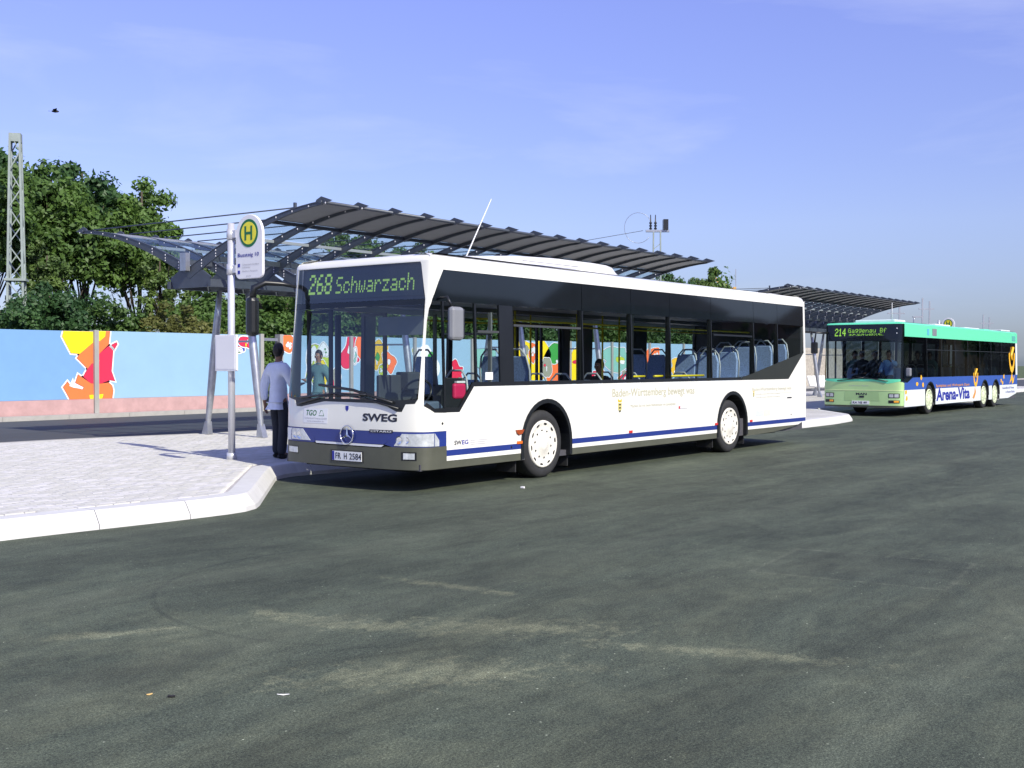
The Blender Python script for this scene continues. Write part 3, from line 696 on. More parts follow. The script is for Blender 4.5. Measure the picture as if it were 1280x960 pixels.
# ================================================================ shelter canopies
def canopy(ox, oy, label, n=17, sp=.882):
    root = empty('bus_shelter', (ox, oy, 0)); tag(root, label, 'bus shelter', 'butterfly roof shelters on the platforms')
    R = 3.78; zr = lambda d: 3.44+.94*(1-(1-min(d, R)/R)**1.75)
    K = 14
    def beam(sg, tip):
        RB = 3.62; top = [(sg*d, zr(d)+.02) for d in [RB*i/K for i in range(K+1)]]
        bot = [(sg*d, zr(d)+.02-(.17*(1-(d/R))**1.5+.048)) for d in [RB*i/K for i in range(K+1)]]
        mb = MB(); zt_ = zr(3.6)
        mb.prism([(sg*3.44, zt_-.02), (sg*3.48, zt_+.055), (sg*3.60, zt_+.105), (sg*3.86, zt_+.02), (sg*3.62, zt_-.03)], lambda a, b, t: (t, a, b), -.012, .012)
        for a in range(K): # web
            mb.add([(-.012, top[a][0], top[a][1]), (-.012, top[a+1][0], top[a+1][1]), (-.012, bot[a+1][0], bot[a+1][1]), (-.012, bot[a][0], bot[a][1]),
                    (.012, top[a][0], top[a][1]), (.012, top[a+1][0], top[a+1][1]), (.012, bot[a+1][0], bot[a+1][1]), (.012, bot[a][0], bot[a][1])], [(0, 1, 2, 3), (7, 6, 5, 4), (0, 4, 5, 1), (3, 2, 6, 7)])
            for row in (top, bot):
                p, q = row[a], row[a+1]; h = .008
                mb.add([(s_*.021, y_, z_+e) for e in (-h, h) for (y_, z_) in (p, q) for s_ in (-1, 1)], [(0, 1, 3, 2), (4, 6, 7, 5), (0, 4, 5, 1), (2, 3, 7, 6), (0, 2, 6, 4), (1, 5, 7, 3)])
        return mb.mesh('roof_beam', steeld)
    bl, br_ = beam(-1, 1), beam(1, 1)
    # fin tips standing above the eaves
    def strip(x0, x1, d0, d1, sg, dz, th, k=4):
        mb = MB(); P1 = [(sg*(d0+(d1-d0)*i/k), zr(d0+(d1-d0)*i/k)+dz) for i in range(k+1)]
        vs = [(x, y_, z_+t) for t in (0, th) for (y_, z_) in P1 for x in (x0, x1)]; n_ = (k+1)*2; fs = []
        for i in range(k): a = 2*i; fs += [(a, a+1, a+3, a+2), (n_+a, n_+a+2, n_+a+3, n_+a+1)]
        fs += [(0, n_, n_+1, 1), (2*k, 2*k+1, n_+2*k+1, n_+2*k)]+[f for i in range(k) for f in ((2*i, 2*i+2, n_+2*i+2, n_+2*i), (2*i+1, n_+2*i+1, n_+2*i+3, 2*i+3))]
        mb.add(vs, fs); return mb
    gl = {}; sh = {}
    for sg in (-1, 1):
        gl[sg] = [strip(.05, sp-.05, a, b, sg, .012, .014).mesh('glass_pane', leafglass) for a, b in ((.45, 1.32), (1.38, 2.22))]
        sh[sg] = strip(.025, sp-.025, 2.27, 3.56, sg, .0, .018, 6).mesh('roof_sheet', sheetm)
    bo = MB()
    for i in range(n):
        x = i*sp
        link('roof_beam', bl, root, (x, 0, 0)); link('roof_beam', br_, root, (x, 0, 0))
        for sg in (-1, 1):
            for k in range(9 if i < 2 else 5):
                d_ = .35+k*.42; z_ = zr(d_)-.02
                for sx in ((-.016,) if i else (-.016,)):
                    bo.add([(x+sx+a, sg*d_+b, z_+c) for a, b, c in ((0, -.021, 0), (0, 0, .021), (0, .021, 0), (0, 0, -.021), (-.012, 0, 0))], [(0, 1, 4), (1, 2, 4), (2, 3, 4), (3, 0, 4)])
                    if k < 3:
                        for dz in (-.06, -.11): bo.add([(x+sx+a, sg*d_+b, z_+dz+c) for a, b, c in ((0, -.018, 0), (0, 0, .018), (0, .018, 0), (0, 0, -.018), (-.012, 0, 0))], [(0, 1, 4), (1, 2, 4), (2, 3, 4), (3, 0, 4)])
            if i < n-1:
                for m_ in gl[sg]: link('glass_pane', m_, root, (x, 0, 0))
                link('roof_sheet', sh[sg], root, (x, 0, 0))
        if i % 1 == 0: MB().tube([(x+.03, -2.85, zr(2.85)+.05), (x+.03, 3.3, zr(3.3)+.04)], .013, 6).build('tie_rod', steeld, root)
        MB().bar((x+.03, -2.9, zr(2.9)+.02), (x+.03, -2.9, zr(2.9)+.13), .04, .05).build('rod_anchor', steeld, root)
    tag(bo.build('bolt', bolt, root), kind='stuff')
    Lx = (n-1)*sp
    for sg in (-1, 1):
        MB().tube([(-.04, sg*3.60, zr(3.6)+.012), (Lx+.04, sg*3.60, zr(3.6)+.012)], .030, 8).build('eaves_tube', steeld, root)
        MB().box(.02, Lx, sg*2.245-.03, sg*2.245+.03, zr(2.245)-.06, zr(2.245)-.0).build('purlin', steeld, root)
        MB().box(.02, Lx, sg*1.35-.022, sg*1.35+.022, zr(1.35)-.045, zr(1.35)+.008).build('purlin', purl, root)
        MB().box(.02, Lx, sg*.5-.035, sg*.5+.035, zr(.5)-.10, zr(.5)-.0).build('purlin', steeld, root)
        MB().box(-.05, Lx+.05, sg*.62-.04, sg*.62+.04, 3.06, 3.2).build('girder', steeld, root)
    for k in range(16):
        MB().box(k*sp+.06, k*sp+sp-.06, -.56, .56, 3.14, 3.165).build('soffit_panel', purl, root)
    gp = MB().prism([(-.5, 3.06), (.5, 3.06), (.62, 3.25), (.30, 3.42), (-.30, 3.42), (-.62, 3.25)], lambda a, b, t: (t, a, b), -.015, .015).mesh('cross_frame', steeld)
    for i in range(0, n): link('cross_frame', gp, root, (i*sp, 0, 0))
    MB().box(-.13, -.03, -.02, .16, 3.38, 3.72).build('gutter_end_plate', steel, root)
    # A-frame struts
    for x in (1.02, 5.43, 9.84, 13.4):
        for sg in (-1, 1):
            a, b = Vector((x, sg*.84, KH+.02)), Vector((x, sg*.42, 3.1)); pts = [a+(b-a)*t for t in (0, .06, .3, .55, .8, 1)]
            MB().tube(pts, [.045, .05, .075, .082, .07, .045], 14).build('strut', steel, root)
            MB().prism([(-.10, 0), (.10, 0), (.035, .26), (-.035, .26)], lambda p, q, t: (x+t, sg*.84+p-sg*q*.13, KH+.004+q), -.06, .06).build('strut_foot', steel, root)
        MB().bar((x, -.56, 2.05), (x, .56, 2.05), .04).build('cross_bar', steel, root)
    return root
canopy(3.2, 8.68, 'dark steel butterfly roof shelter with glass panes, standing right behind the white bus')
canopy(27.55, 10.8, 'dark steel butterfly roof shelter on the far platform, above the green bus front')

# ================================================================ bus stop signs
def stop_sign(x, y, label, z0=KH, text_on=True):
    r = empty('bus_stop_sign', (x, y, z0)); tag(r, label, 'bus stop sign', 'round topped bus stop signs')
    MB().tube([(0, 0, 0), (0, 0, 3.52)], .052, 16).build('pole', alu, r)
    MB().tube([(0, 0, 0), (0, 0, .10)], .075, 16).build('pole_collar', alu, r)
    for z in (3.33, 2.98, 2.72, 2.42):
        pass
    w_, zb, zt = .60, 2.68, 3.62; y1 = -.13; y0 = y1-w_; cy = (y0+y1)/2; n = 18
    pts = [(y0+.09-.09*cos(a), zb+.09-.09*sin(a)) for a in [pi/2*i/5 for i in range(5, -1, -1)]]
    pts = [(y1-.09, zb)]+[(y1-.09+.09*sin(a), zb+.09-.09*cos(a)) for a in [pi/2*i/5 for i in range(1, 6)]]+[(cy+w_/2*cos(a), zt-w_/2+w_/2*sin(a)) for a in [pi*i/n for i in range(n+1)]]+[(y0+.09-.09*cos(a), zb+.09-.09*sin(a)) for a in [pi/2*i/5 for i in range(0, 5)]]+[(y0+.09, zb)]
    fr = MB().prism(pts, lambda a, b, t: (t, a, b), -.022, .022).build('sign_panel', signw, r, .008)
    for z in (2.78, 3.30):
        MB().box(-.03, .03, -.14, .0, z, z+.11).build('bracket', alu, r); MB().tube([(0, 0, z-.02), (0, 0, z+.13)], .066, 14).build('clamp', alu, r)
    def disc(rr, m_, off, nm): MB().prism([(cy+rr*cos(2*pi*i/40), 3.345+rr*sin(2*pi*i/40)) for i in range(40)], lambda a, b, t: (t, a, b), off, -.022).build(nm, m_, fr)
    disc(.205, signg, -.026, 'green_ring'); disc(.165, signy, -.029, 'yellow_disc')
    text('letter_h', 'H', lambda a, b: (-.032, cy+.085-a, 3.24+b), .17, .21, signg, fr, .02)
    if text_on:
        text('platform_name', 'Bussteig 10', lambda a, b: (-.026, y1-.055-a, 2.985+b), .47, .075, inkb, fr, .01)
        for z in (2.90, 2.80):
            MB().box(-.026, -.022, y1-.10, y1-.055, z-.045, z+.005).build('line_symbol', inkb, fr)
        text('destination', 'Schwarzach Greffern', lambda a, b: (-.026, y1-.16-a, 2.875+b), .37, .026, greyink, fr)
        text('destination', 'Lichtenau', lambda a, b: (-.026, y1-.16-a, 2.835+b), .17, .026, greyink, fr)
        text('destination', 'Baden-Airpark', lambda a, b: (-.026, y1-.16-a, 2.775+b), .34, .028, greyink, fr)
        text('operator_mark', 'KVV', lambda a, b: (-.026, cy+.05-a, 2.705+b), .10, .022, greyink, fr)
        # timetable case strapped to the pole, turned to face the waiting area
        MB().box(-.06, -.02, -.18, .31, 1.32, 1.86).build('timetable_case', signw, r, .008)
        MB().box(-.064, -.0605, -.15, .28, 1.35, 1.83).build('timetable_sheet', signw, r)
    return r
stop_sign(.62, 4.28, 'round topped bus stop sign with green H on a pale pole beside the white bus')
stop_sign(44.2, 6.9, 'small distant bus stop sign whose round top shows above the green bus roof', text_on=False)

# ================================================================ white bus
def seat(parent, x, y, z, rot=0, m_=None):
    s = MB()
    pts = [(-.20, 0), (-.21, .15), (-.20, .45), (-.15, .58), (.15, .58), (.20, .45), (.21, .15), (.20, 0)]
    sg = 1 if rot == 0 else -1
    s.prism(pts, lambda a, b, t: (x+sg*(t+b*.12), y+a, z+.42+b), 0, .06)
    s.prism([(-.21, 0), (.21, 0), (.21, .44), (-.21, .44)], lambda a, b, t: (x-sg*b, y+a, z+.36+t), 0, .09)
    o = s.build('seat', m_ or seatm, parent, .015)
    MB().tube([(x+sg*.08, y-.215, z+.44), (x+sg*.10, y-.225, z+.8), (x+sg*.125, y-.18, z+1.0), (x+sg*.13, y-.09, z+1.10), (x+sg*.13, y+.09, z+1.10), (x+sg*.125, y+.18, z+1.0), (x+sg*.10, y+.225, z+.8), (x+sg*.08, y+.215, z+.44)], .016, 6).build('grab_rail', seatfr, o)
    MB().bar((x-sg*.1, y, z), (x-sg*.1, y, z+.38), .06).build('seat_leg', interior_dark, o)
    return o
def white_bus():
    sh = Shell(.32, 3.0, 1.275, 11.95, [(.25, -.02), (.8, -.035), (1.2, -.01), (2.4, .20), (2.95, .27), (3.0, .30)])
    r = empty('city_bus', (0, 0, 0)); tag(r, 'white low floor city bus with blue stripe and display reading 268 Schwarzach', 'bus')
    D = lambda x, z: (sh.qx(x, -1, z), z); Kx = lambda x, z: (sh.qx(x, 1, z), z); Y = lambda y, z: (sh.qy(y, z), z)
    L = 11.95
    # --- driver's side
    wz = .478; zb = .385
    a1 = notch(2.735, .585, .50, zb); a2 = notch(8.58, .585, .50, zb)
    low1 = [(.548, zb)]+a1+a2+[(11.55, zb), (11.95, .47), (11.95, 2.795), (11.87, 2.795), (11.87, 1.85), (11.08, 1.315), (1.10, 1.315), (.81, .992), (.548, .995)]
    sh.side('side_panel', low1, white, r)
    sh.side('cant_rail', [(.534, 2.798), (11.95, 2.798), (11.95, 2.90), (.534, 2.90)], white, r)
    # skirt
    for a, b, c in ((.548, 2.735-.58, .29), (2.735+.58, 8.58-.58, .29)): sh.side('skirt', [(a, c), (b, c), (b, zb-.003), (a, zb-.003)], olive, r, t=.03, off=-.004)
    sh.side('skirt', [(9.16, .27), (10.4, .29), (11.3, .35), (11.5, .382), (9.16, .382)], olive, r, t=.03, off=-.006)
    # stripe (print) and arches
    for a, b in ((.548, 2.155), (3.315, 7.99), (9.165, 11.93)): sh.side('blue_stripe', [(a, .445), (b, .445), (b, .52), (a, .52)], blue, r, t=.002, off=.002)
    for cx in (2.735, 8.58):
        for sd in (-1, 1):
            mb = MB(); ro, ri = .62, .56; ys = sh.W+sd*(sh.W+.012); yi = sh.W+sd*(sh.W-.42)
            k = 18; pr = [(cx+rr*cos(pi*i/k+0), .50+rr*sin(pi*i/k)) for rr in (ro,) for i in range(k+1)]; pi_ = [(cx+ri*cos(pi*i/k), .50+ri*sin(pi*i/k)) for i in range(k+1)]
            pr = [(cx+ro, .30)]+pr+[(cx-ro, .30)]; pi_ = [(cx+ri, .30)]+pi_+[(cx-ri, .30)]
            for i in range(len(pr)-1):
                mb.add([(*[pr[i][0]], ys, pr[i][1]), (pr[i+1][0], ys, pr[i+1][1]), (pi_[i+1][0], ys, pi_[i+1][1]), (pi_[i][0], ys, pi_[i][1])], [(0, 1, 2, 3)], True)
                mb.add([(pi_[i][0], ys, pi_[i][1]), (pi_[i+1][0], ys, pi_[i+1][1]), (pi_[i+1][0], yi, pi_[i+1][1]), (pi_[i][0], yi, pi_[i][1])], [(0, 1, 2, 3)], True)
                mb.add([(pr[i][0], ys, pr[i][1]), (pr[i+1][0], ys, pr[i+1][1]), (pr[i+1][0], ys-sd*.03, pr[i+1][1]), (pr[i][0], ys-sd*.03, pr[i][1])], [(0, 1, 2, 3)], True)
            mb.build('wheel_arch', black, r)
    wheel(r, 2.705, .05, rimw, -1); wheel(r, 8.55, .05, rimw, -1); wheel(r, 2.705, 2.5, rimw, 1); wheel(r, 8.55, 2.5, rimw, 1)
    for x in (2.10, 3.36, 7.95, 9.20): MB().box(x-.01, x+.01, .08, .40, .12, .34).build('mud_flap', rubber, r)
    for x in (2.735, 8.58):   # closed wheel houses inside
        MB().box(x-.62, x+.62, .44, .50, .25, 1.12).box(x-.62, x+.62, 2.05, 2.11, .25, 1.12).box(x-.62, x+.62, .05, 2.5, 1.13, 1.15).build('wheel_housing', interior_dark, r)
    # --- window band
    gz0, gz1 = 1.372, 2.395
    sh.side('front_quarter_window', [(.315, 1.055), (.505, 1.055), (.505, gz1), (.30, gz1), (.262, 2.2), (.225, 1.9), (.19, 1.3), (.20, 1.13)], sideglass, r, t=0, off=-.004)
    sh.side('driver_window', [(.535, 1.06), (.80, 1.06), (1.10, 1.375), (1.14, 1.375), (1.14, gz1), (.535, gz1)], sideglass, r, t=0, off=-.004)
    sh.side('driver_sliding_window', [(1.18, gz0), (1.665, gz0), (1.665, gz1), (1.18, gz1)], sideglass, r, t=0, off=-.008)
    panes = [(1.97, 3.66), (3.69, 5.05), (5.08, 6.29), (6.32, 7.77), (7.80, 9.50)]
    for a, b in panes: sh.side('window', [(a, gz0), (b, gz0), (b, gz1), (a, gz1)], sideglass, r, t=0, off=-.004)
    sh.side('window', [(9.53, 1.45), (10.58, 1.64), (10.58, gz1), (9.53, gz1)], sideglass, r, t=0, off=-.004)
    sh.side('window', [(10.61, 1.645), (11.86, 1.86), (11.86, gz1), (10.61, gz1)], sideglass, r, t=0, off=-.004)
    sh.side('rear_trim_panel', [(8.95, 1.318), (11.075, 1.318), (11.865, 1.845), (11.865, 1.858), (9.4, 1.43), (9.0, 1.371)], mat('rear_trim_dark', (.022, .025, .018), .5, var=.1), r, t=.012, off=-.003)
    # black band parts: lower frame strip, top band, pillars
    sh.side('window_frame', [(.315, 1.003), (.808, .996), (1.105, 1.319), (8.94, 1.319), (8.94, 1.37), (1.085, 1.372), (.80, 1.052), (.315, 1.052), (.20, 1.125), (.168, 1.088)], black, r, t=.03, off=-.002)
    sh.side('upper_band', [(.36, 2.475), (.30, 2.397), (3.66, 2.397), (3.66, 2.795), (.536, 2.795), (.447, 2.64)], blackgloss, r, t=.02, off=-.003)
    for a, b in ((3.675, 5.06), (5.07, 6.30), (6.31, 7.78), (7.79, 9.51), (9.52, 10.59), (10.60, 11.866)):
        sh.side('upper_band', [(a, 2.397), (b, 2.397), (b, 2.795), (a, 2.795)], blackgloss, r, t=.02, off=-.003)
    for a, b in ((.507, .533), (1.142, 1.178), (1.667, 1.968), (3.662, 3.688), (5.052, 5.078), (6.292, 6.318), (7.772, 7.798), (9.502, 9.528), (10.582, 10.608)):
        z_ = 1.37 if a < 9.3 else 1.45+(a-9.53)*.18
        if a < .6: z_ = 1.05
        sh.side('window_pillar', [(a, z_), (b, z_), (b, 2.396), (a, 2.396)], black, r, t=.03, off=-.002)
    for a, b in ((3.64, 3.71), (5.03, 5.17), (6.27, 6.34), (7.75, 7.82), (9.48, 9.55), (10.56, 10.63)):
        MB().box(a, b, .05, .10, 1.15, 2.42).build('body_pillar', black, r)
    # sliding vent rails
    for a, b, z_ in ((1.2, 1.65, 2.02), (7.86, 9.44, 2.12), (1.98, 3.62, 2.12)):
        sh.side('vent_rail', [(a, z_), (b, z_), (b, z_+.03), (a, z_+.03)], black if a > 7 else interior_dark, r, t=.02, off=.004)
    for x in (5.62, 4.30):
        pass
    # --- front: white surround
    dp = [(.534, 2.79), (.441, 2.64), (.351, 2.475), (.27, 2.30), (.246, 2.15), (.213, 1.815), (.175, 1.3), (.165, 1.085), (.31, 1.0), (.546, .992), (.546, .765)]
    poly_ = [D(.534, 2.90)]+[D(x, z) for x, z in dp]
    poly_ += [Kx(.40, .765), Kx(.40, 2.90)]
    inner_ = [(2.43, 2.885), (2.455, 2.42), (2.468, 1.6), (2.463, 1.16), (2.24, 1.122), (2.20, 1.042), (2.08, 1.04), (1.61, 1.118), (1.252, 1.117), (.966, 1.115), (.60, 1.112), (.37, 1.011), (.30, 1.011), (.25, 1.105), (.135, 1.113), (.10, 1.172), (.095, 1.9), (.10, 2.42), (.185, 2.86), (.20, 2.885)]
    poly_ += [Y(2.43, 2.90)]+[Y(y, z) for y, z in inner_]+[Y(.20, 2.90)]
    sh.patch('front_surround', poly_, white2, r, t=.025, step=.04)
    sh.patch('roof_front_trim', [Y(.203, 2.888), Y(.203, 2.90), Y(2.427, 2.90), Y(2.427, 2.888)], white2, r, t=.02)
    # windscreen & display
    sh.front('windscreen', [(2.45, 1.17), (2.18, 1.16), (1.25, 1.16), (.60, 1.16), (.30, 1.16), (.115, 1.18), (.108, 1.9), (.115, 2.345), (2.44, 2.345), (2.455, 1.6)], screen, r, t=0, off=-.004)
    sh.front('windscreen_frit', [(2.462, 1.162), (2.455, 1.168), (2.18, 1.158), (.60, 1.158), (.30, 1.158), (.105, 1.174), (.137, 1.115), (.252, 1.107), (.302, 1.013), (.368, 1.013), (.60, 1.114), (1.252, 1.119), (1.61, 1.12), (2.08, 1.043), (2.198, 1.045), (2.238, 1.124)], black, r, t=.015, off=-.003)
    sh.front('header_band', [(2.455, 2.345), (.103, 2.345), (.103, 2.418), (2.453, 2.418)], blackgloss, r, t=.015, off=-.003)
    sh.front('display_window', [(2.453, 2.42), (.103, 2.42), (.187, 2.86), (.203, 2.883), (2.427, 2.883)], dispglass, r, t=0, off=-.003)
    box = MB(); q0, q1 = sh.qy(.12, 2.45), sh.qy(2.44, 2.45)
    dsp = sh.patch('display_case', [(q0+.0, 2.43), (q1, 2.43), (q1, 2.88), (q0+.05, 2.88)], black, r, t=.05, off=-.075)
    dn = sh.front('display_board', [(2.30, 2.475), (.16, 2.475), (.19, 2.84), (2.30, 2.84)], mat('display_board', (.016, .028, .030), .5, var=.2, scale=30), r, t=.01, off=-.05)
    q = sh.qy(2.245, 2.6); dots('route_number', '268', lambda a, b: sh.S(q-a, 2.545+b, -.048), .47, .275, led, dn, .88, True)
    q2 = sh.qy(1.70, 2.6); dots('destination_name', 'Schwarzach', lambda a, b: sh.S(q2-a, 2.545+b, -.048), 1.44, .225, led, dn, .84, False)
    # bonnet details
    sh.patch('front_blue_panel', [Y(1.90, .762), Y(1.765, .60), Y(.56, .60), Y(.30, .762)], blue, r, t=.02, off=.0)
    sh.patch('headlamp_surround', [D(.546, .765-.002), D(.546, .575), D(.41, .572), Y(.43, .572), Y(.55, .60), Y(.31, .763)], blue, r, t=.02, off=-.001)
    sh.patch('headlamp_surround', [Kx(.40, .762), Y(1.89, .762), Y(1.77, .60), Y(1.80, .575), Kx(.40, .575)], blue, r, t=.02, off=-.001)
    sh.patch('headlight', [Y(.402, .588), D(.30, .582), D(.30, .742), Y(.286, .74)], lens, r, t=.02, off=.006)
    sh.patch('headlight', [D(.31, .58), D(.40, .58), D(.40, .655), D(.31, .742)][::-1], lens, r, t=.02, off=.008)
    sh.patch('headlight', [Y(1.872, .60), Y(2.03, .748), Y(2.285, .748), Y(2.31, .60)], lens, r, t=.02, off=.006)
    sh.patch('indicator_lamp', [Y(2.33, .59), Y(2.31, .748), Y(2.47, .745), Y(2.48, .59)], stick, r, t=.02, off=.006)
    for y_, rr in ((.33, .05), (.22, .04), (2.10, .05), (2.2, .04)):
        p = sh.S(sh.qy(y_, .66), .66, .012); MB().lathe([(rr, 0), (rr*.8, -.006), (0, -.002)], tuple(p), 'x', 20, -1).build('headlight_reflector', chrome, r)
    bp_ = [D(.546, .572), D(.546, .292), Kx(.40, .292), Kx(.40, .572), Y(1.79, .572), Y(1.74, .555), Y(.60, .555), Y(.54, .572)]
    sh.patch('bumper', bp_, olive, r, t=.04, off=.006)
    sh.patch('chrome_strip', [Y(1.76, .598), Y(1.755, .572), Y(.60, .566), Y(.56, .592)], stick, r, t=.02, off=.008)
    for y0, y1 in ((2.38, 2.15), (.272, .13)):
        sh.patch('fog_light', [Y(y0, .425), Y(y0, .50), Y(y1, .50), Y(y1, .425)], lens, r, t=.012, off=.012)
        sh.patch('fog_light_bezel', [Y(y0+.025, .41), Y(y0+.025, .515), Y(y1-.02, .515), Y(y1-.02, .41)], black, r, t=.012, off=.009)
    # maker's star in its ring
    yc, zc = 1.165, .70
    MB().tube([(sh.S(sh.qy(yc, zc), zc, .02).x, yc+.115*cos(a), zc+.115*sin(a)) for a in [2*pi*i/32 for i in range(33)]], .009, 6).build('star_emblem', chrome, r)
    st = MB()
    for a in (pi/2, pi/2+2*pi/3, pi/2-2*pi/3):
        x_ = sh.S(sh.qy(yc, zc), zc, .02).x
        st.add([(x_-.012, yc, zc), (x_, yc+.018*cos(a+1.57), zc+.018*sin(a+1.57)), (x_, yc+.11*cos(a), zc+.11*sin(a)), (x_, yc-.018*cos(a+1.57), zc-.018*sin(a+1.57))], [(0, 1, 2), (0, 2, 3)])
    st.build('star_blade', chrome, r)
    # number plate
    pl = sh.patch('number_plate', [(sh.qy(1.44, .42), .365), (sh.qy(1.44, .42), .485), (sh.qy(.92, .42), .485), (sh.qy(.92, .42), .365)], stick, r, t=.01, off=.018)
    sh.patch('plate_frame', [(sh.qy(1.46, .42), .35), (sh.qy(1.46, .42), .50), (sh.qy(.90, .42), .50), (sh.qy(.90, .42), .35)], black, r, t=.008, off=.010)
    sh.patch('plate_band', [(sh.qy(1.438, .42), .367), (sh.qy(1.438, .42), .483), (sh.qy(1.395, .42), .483), (sh.qy(1.395, .42), .367)], inkb, pl, t=.001, off=.0195)
    sh.ftext('plate_lettering', 'FR', 1.375, .385, .10, .08, ink, pl, .0205, .01); sh.ftext('plate_lettering', 'H', 1.225, .385, .052, .08, ink, pl, .0205, .01); sh.ftext('plate_lettering', '2584', 1.145, .385, .21, .08, ink, pl, .0205, .01)
    sh.patch('plate_seal', [(sh.qy(1.262, .42), .40), (sh.qy(1.262, .42), .445), (sh.qy(1.24, .42), .445), (sh.qy(1.24, .42), .40)], greyink, pl, t=.001, off=.0195)
    # stickers and lettering
    sk = sh.patch('tgo_sticker', [Y(2.02, .83), Y(2.02, 1.025), Y(1.53, 1.025), Y(1.53, .83)], stick, r, t=.001, off=.003)
    sh.ftext('tgo_lettering', 'TGO', 1.96, .925, .21, .075, greenink, sk, .0045, .015, .2)
    sh.patch('tgo_outline', [Y(1.71, .925), Y(1.70, .935), Y(1.675, 1.0), Y(1.64, 1.0), Y(1.60, .925)], greenink, sk, t=.001, off=.0040); sh.patch('tgo_outline', [Y(1.695, .932), Y(1.668, .992), Y(1.645, .992), Y(1.612, .932)], stick, sk, t=.001, off=.0048)
    sh.ftext('small_print', 'Tarifverbund Ortenau GmbH', 2.0, .88, .45, .024, greyink, sk, .0045); sh.ftext('small_print', 'www.ortenaulinie.de', 1.94, .845, .34, .022, greyink, sk, .0045)
    sh.ftext('sweg_lettering', 'SWEG', .905, .885, .55, .098, ink, r, .004, .035)
    cb = sh.patch('model_badge', [Y(.79, .745), Y(.79, .782), Y(.42, .782), Y(.42, .745)], ink, r, t=.001, off=.006)
    sh.ftext('model_lettering', 'CITARO', .77, .752, .33, .022, stick, cb, .0085, .01)
    MB().prism([(-.025, .035), (.025, .035), (.025, -.01), (0, -.04), (-.025, -.01)], lambda a, b, t: (sh.S(sh.qy(1.17, 1.04), 1.04).x-t, 1.19+a, 1.035+b), 0, .004).build('small_crest', inkb, r)
    sh.stext('sweg_side_lettering', 'SW', .70, .575, .145, .058, ink, r, .003, .02); sh.stext('sweg_side_lettering', 'EG', .855, .575, .125, .058, inkb, r, .003, .02)
    for z_ in (.565, .59, .615): MB().box(1.02, 1.40-(.06 if z_ == .59 else 0), -.003, -.001, z_, z_+.007).build('small_print', greyink, r)
    sh.stext('slogan_lettering', 'Baden-Württemberg bewegt was', 4.46, 1.06, 2.65, .17, gold, r, .003, .014)
    sh.stext('slogan_lettering', 'Baden-Württemberg bewegt was', 9.40, 1.085, 1.80, .085, gold, r, .003)
    for i, (x_, z_, w__, h__) in enumerate(((5.0, .925, 1.45, .05), (9.56, 1.03, 1.1, .022), (9.56, .97, 1.1, .022), (10.65, 1.04, .55, .015))):
        sh.stext('slogan_line', 'Machen Sie mit beim Nahverkehr im Landestakt', x_, z_, w__, h__, gold, r, .003)
    for x_, z_, s_ in ((4.68, .86, 1.0), (9.46, .97, .55)):
        cp = MB().prism([(-.055, .10), (.055, .10), (.055, 0), (0, -.06), (-.055, 0)], lambda a, b, t: (x_+a*s_, -.001-t, z_+.05+b*s_), 0, .002).build('coat_of_arms', mat('arms_yellow', (.62, .56, .22), .5, var=.05), r)
        for k in range(3): MB().box(x_-.03*s_, x_+.03*s_, -.0045, -.003, z_+.05+(.06-.05*k)*s_, z_+.05+(.08-.05*k)*s_).build('lion', ink, cp)
        MB().prism([(-.05, .11), (.05, .11), (.06, .16), (0, .135), (-.06, .16)], lambda a, b, t: (x_+a*s_, -.001-t, z_+.05+b*s_), 0, .002).build('crown', adyel, cp)
    lb = MB().box(6.55, 6.86, -.003, -.001, .855, .905).build('side_label', greyink, r); MB().box(6.56, 6.85, -.0045, -.0032, .865, .895).build('label_field', stick, lb); MB().box(6.555, 6.60, -.005, -.0035, .86, .90).build('label_field', redl, lb)
    MB().box(11.0, 11.22, -.003, -.001, .93, .955).build('side_label', ink, r)
    MB().box(9.57, 9.88, -.003, -.001, .62, .73).build('notice_sticker', mat('notice_a', (.62, .66, .74), .5, var=.1, scale=30), r); MB().box(9.92, 10.22, -.003, -.001, .62, .73).build('notice_sticker', mat('notice_b', (.66, .70, .60), .5, var=.1, scale=30), r)
    # lamps along the side
    for x_, z_ in ((2.08, .535), ): MB().box(x_-.06, x_+.06, -.015, -.001, z_-.02, z_+.02).build('side_marker', orange, r, .004)
    MB().prism([(-.09, .025), (.09, .025), (.05, -.03), (-.02, -.045), (-.07, -.02)], lambda a, b, t: (2.08+a, -.001-t, .685+b), 0, .02).build('side_indicator', mat('amber_dark', (.35, .07, .02), .25, var=.2), r)
    for x_ in (5.0, 7.93, 9.35): MB().box(x_-.05, x_+.05, -.013, -.001, .525, .565).build('side_reflector', redl, r, .003)
    for x_, z_ in ((1.9, .48), (.46, .42), (11.2, .60), (.47, .86)): MB().lathe([(.018, 0), (0, .004)], (x_, -.002, z_), 'y', 12, -1).build('keyhole', darkm, r)
    for x_, z0_, z1_ in ((1.93, .39, 1.31), (1.38, .39, .52), (3.9, .39, 1.31), (6.3, .39, 1.31), (7.79, .39, 1.31), (9.75, .39, 1.31)):
        MB().box(x_-.0025, x_+.0025, -.0012, .001, z0_, z1_).build('panel_joint', greyink, r)
    # wipers
    xf = lambda y, z, o=.03: tuple(sh.S(sh.qy(y, z), z, o))
    MB().tube([xf(.33, 1.05), xf(.9, 1.17), xf(1.45, 1.225)], .013, 6).build('wiper_arm', black, r); MB().tube([xf(.42, 1.12, .02), xf(1.1, 1.27, .02), xf(1.72, 1.33, .02)], .02, 5).build('wiper_blade', black, r)
    MB().tube([xf(2.15, 1.07), xf(1.6, 1.185), xf(.95, 1.20)], .012, 6).build('wiper_arm', black, r); MB().tube([xf(2.1, 1.16, .02), xf(1.4, 1.22, .02), xf(.85, 1.21, .02)], .016, 5).build('wiper_blade', black, r)
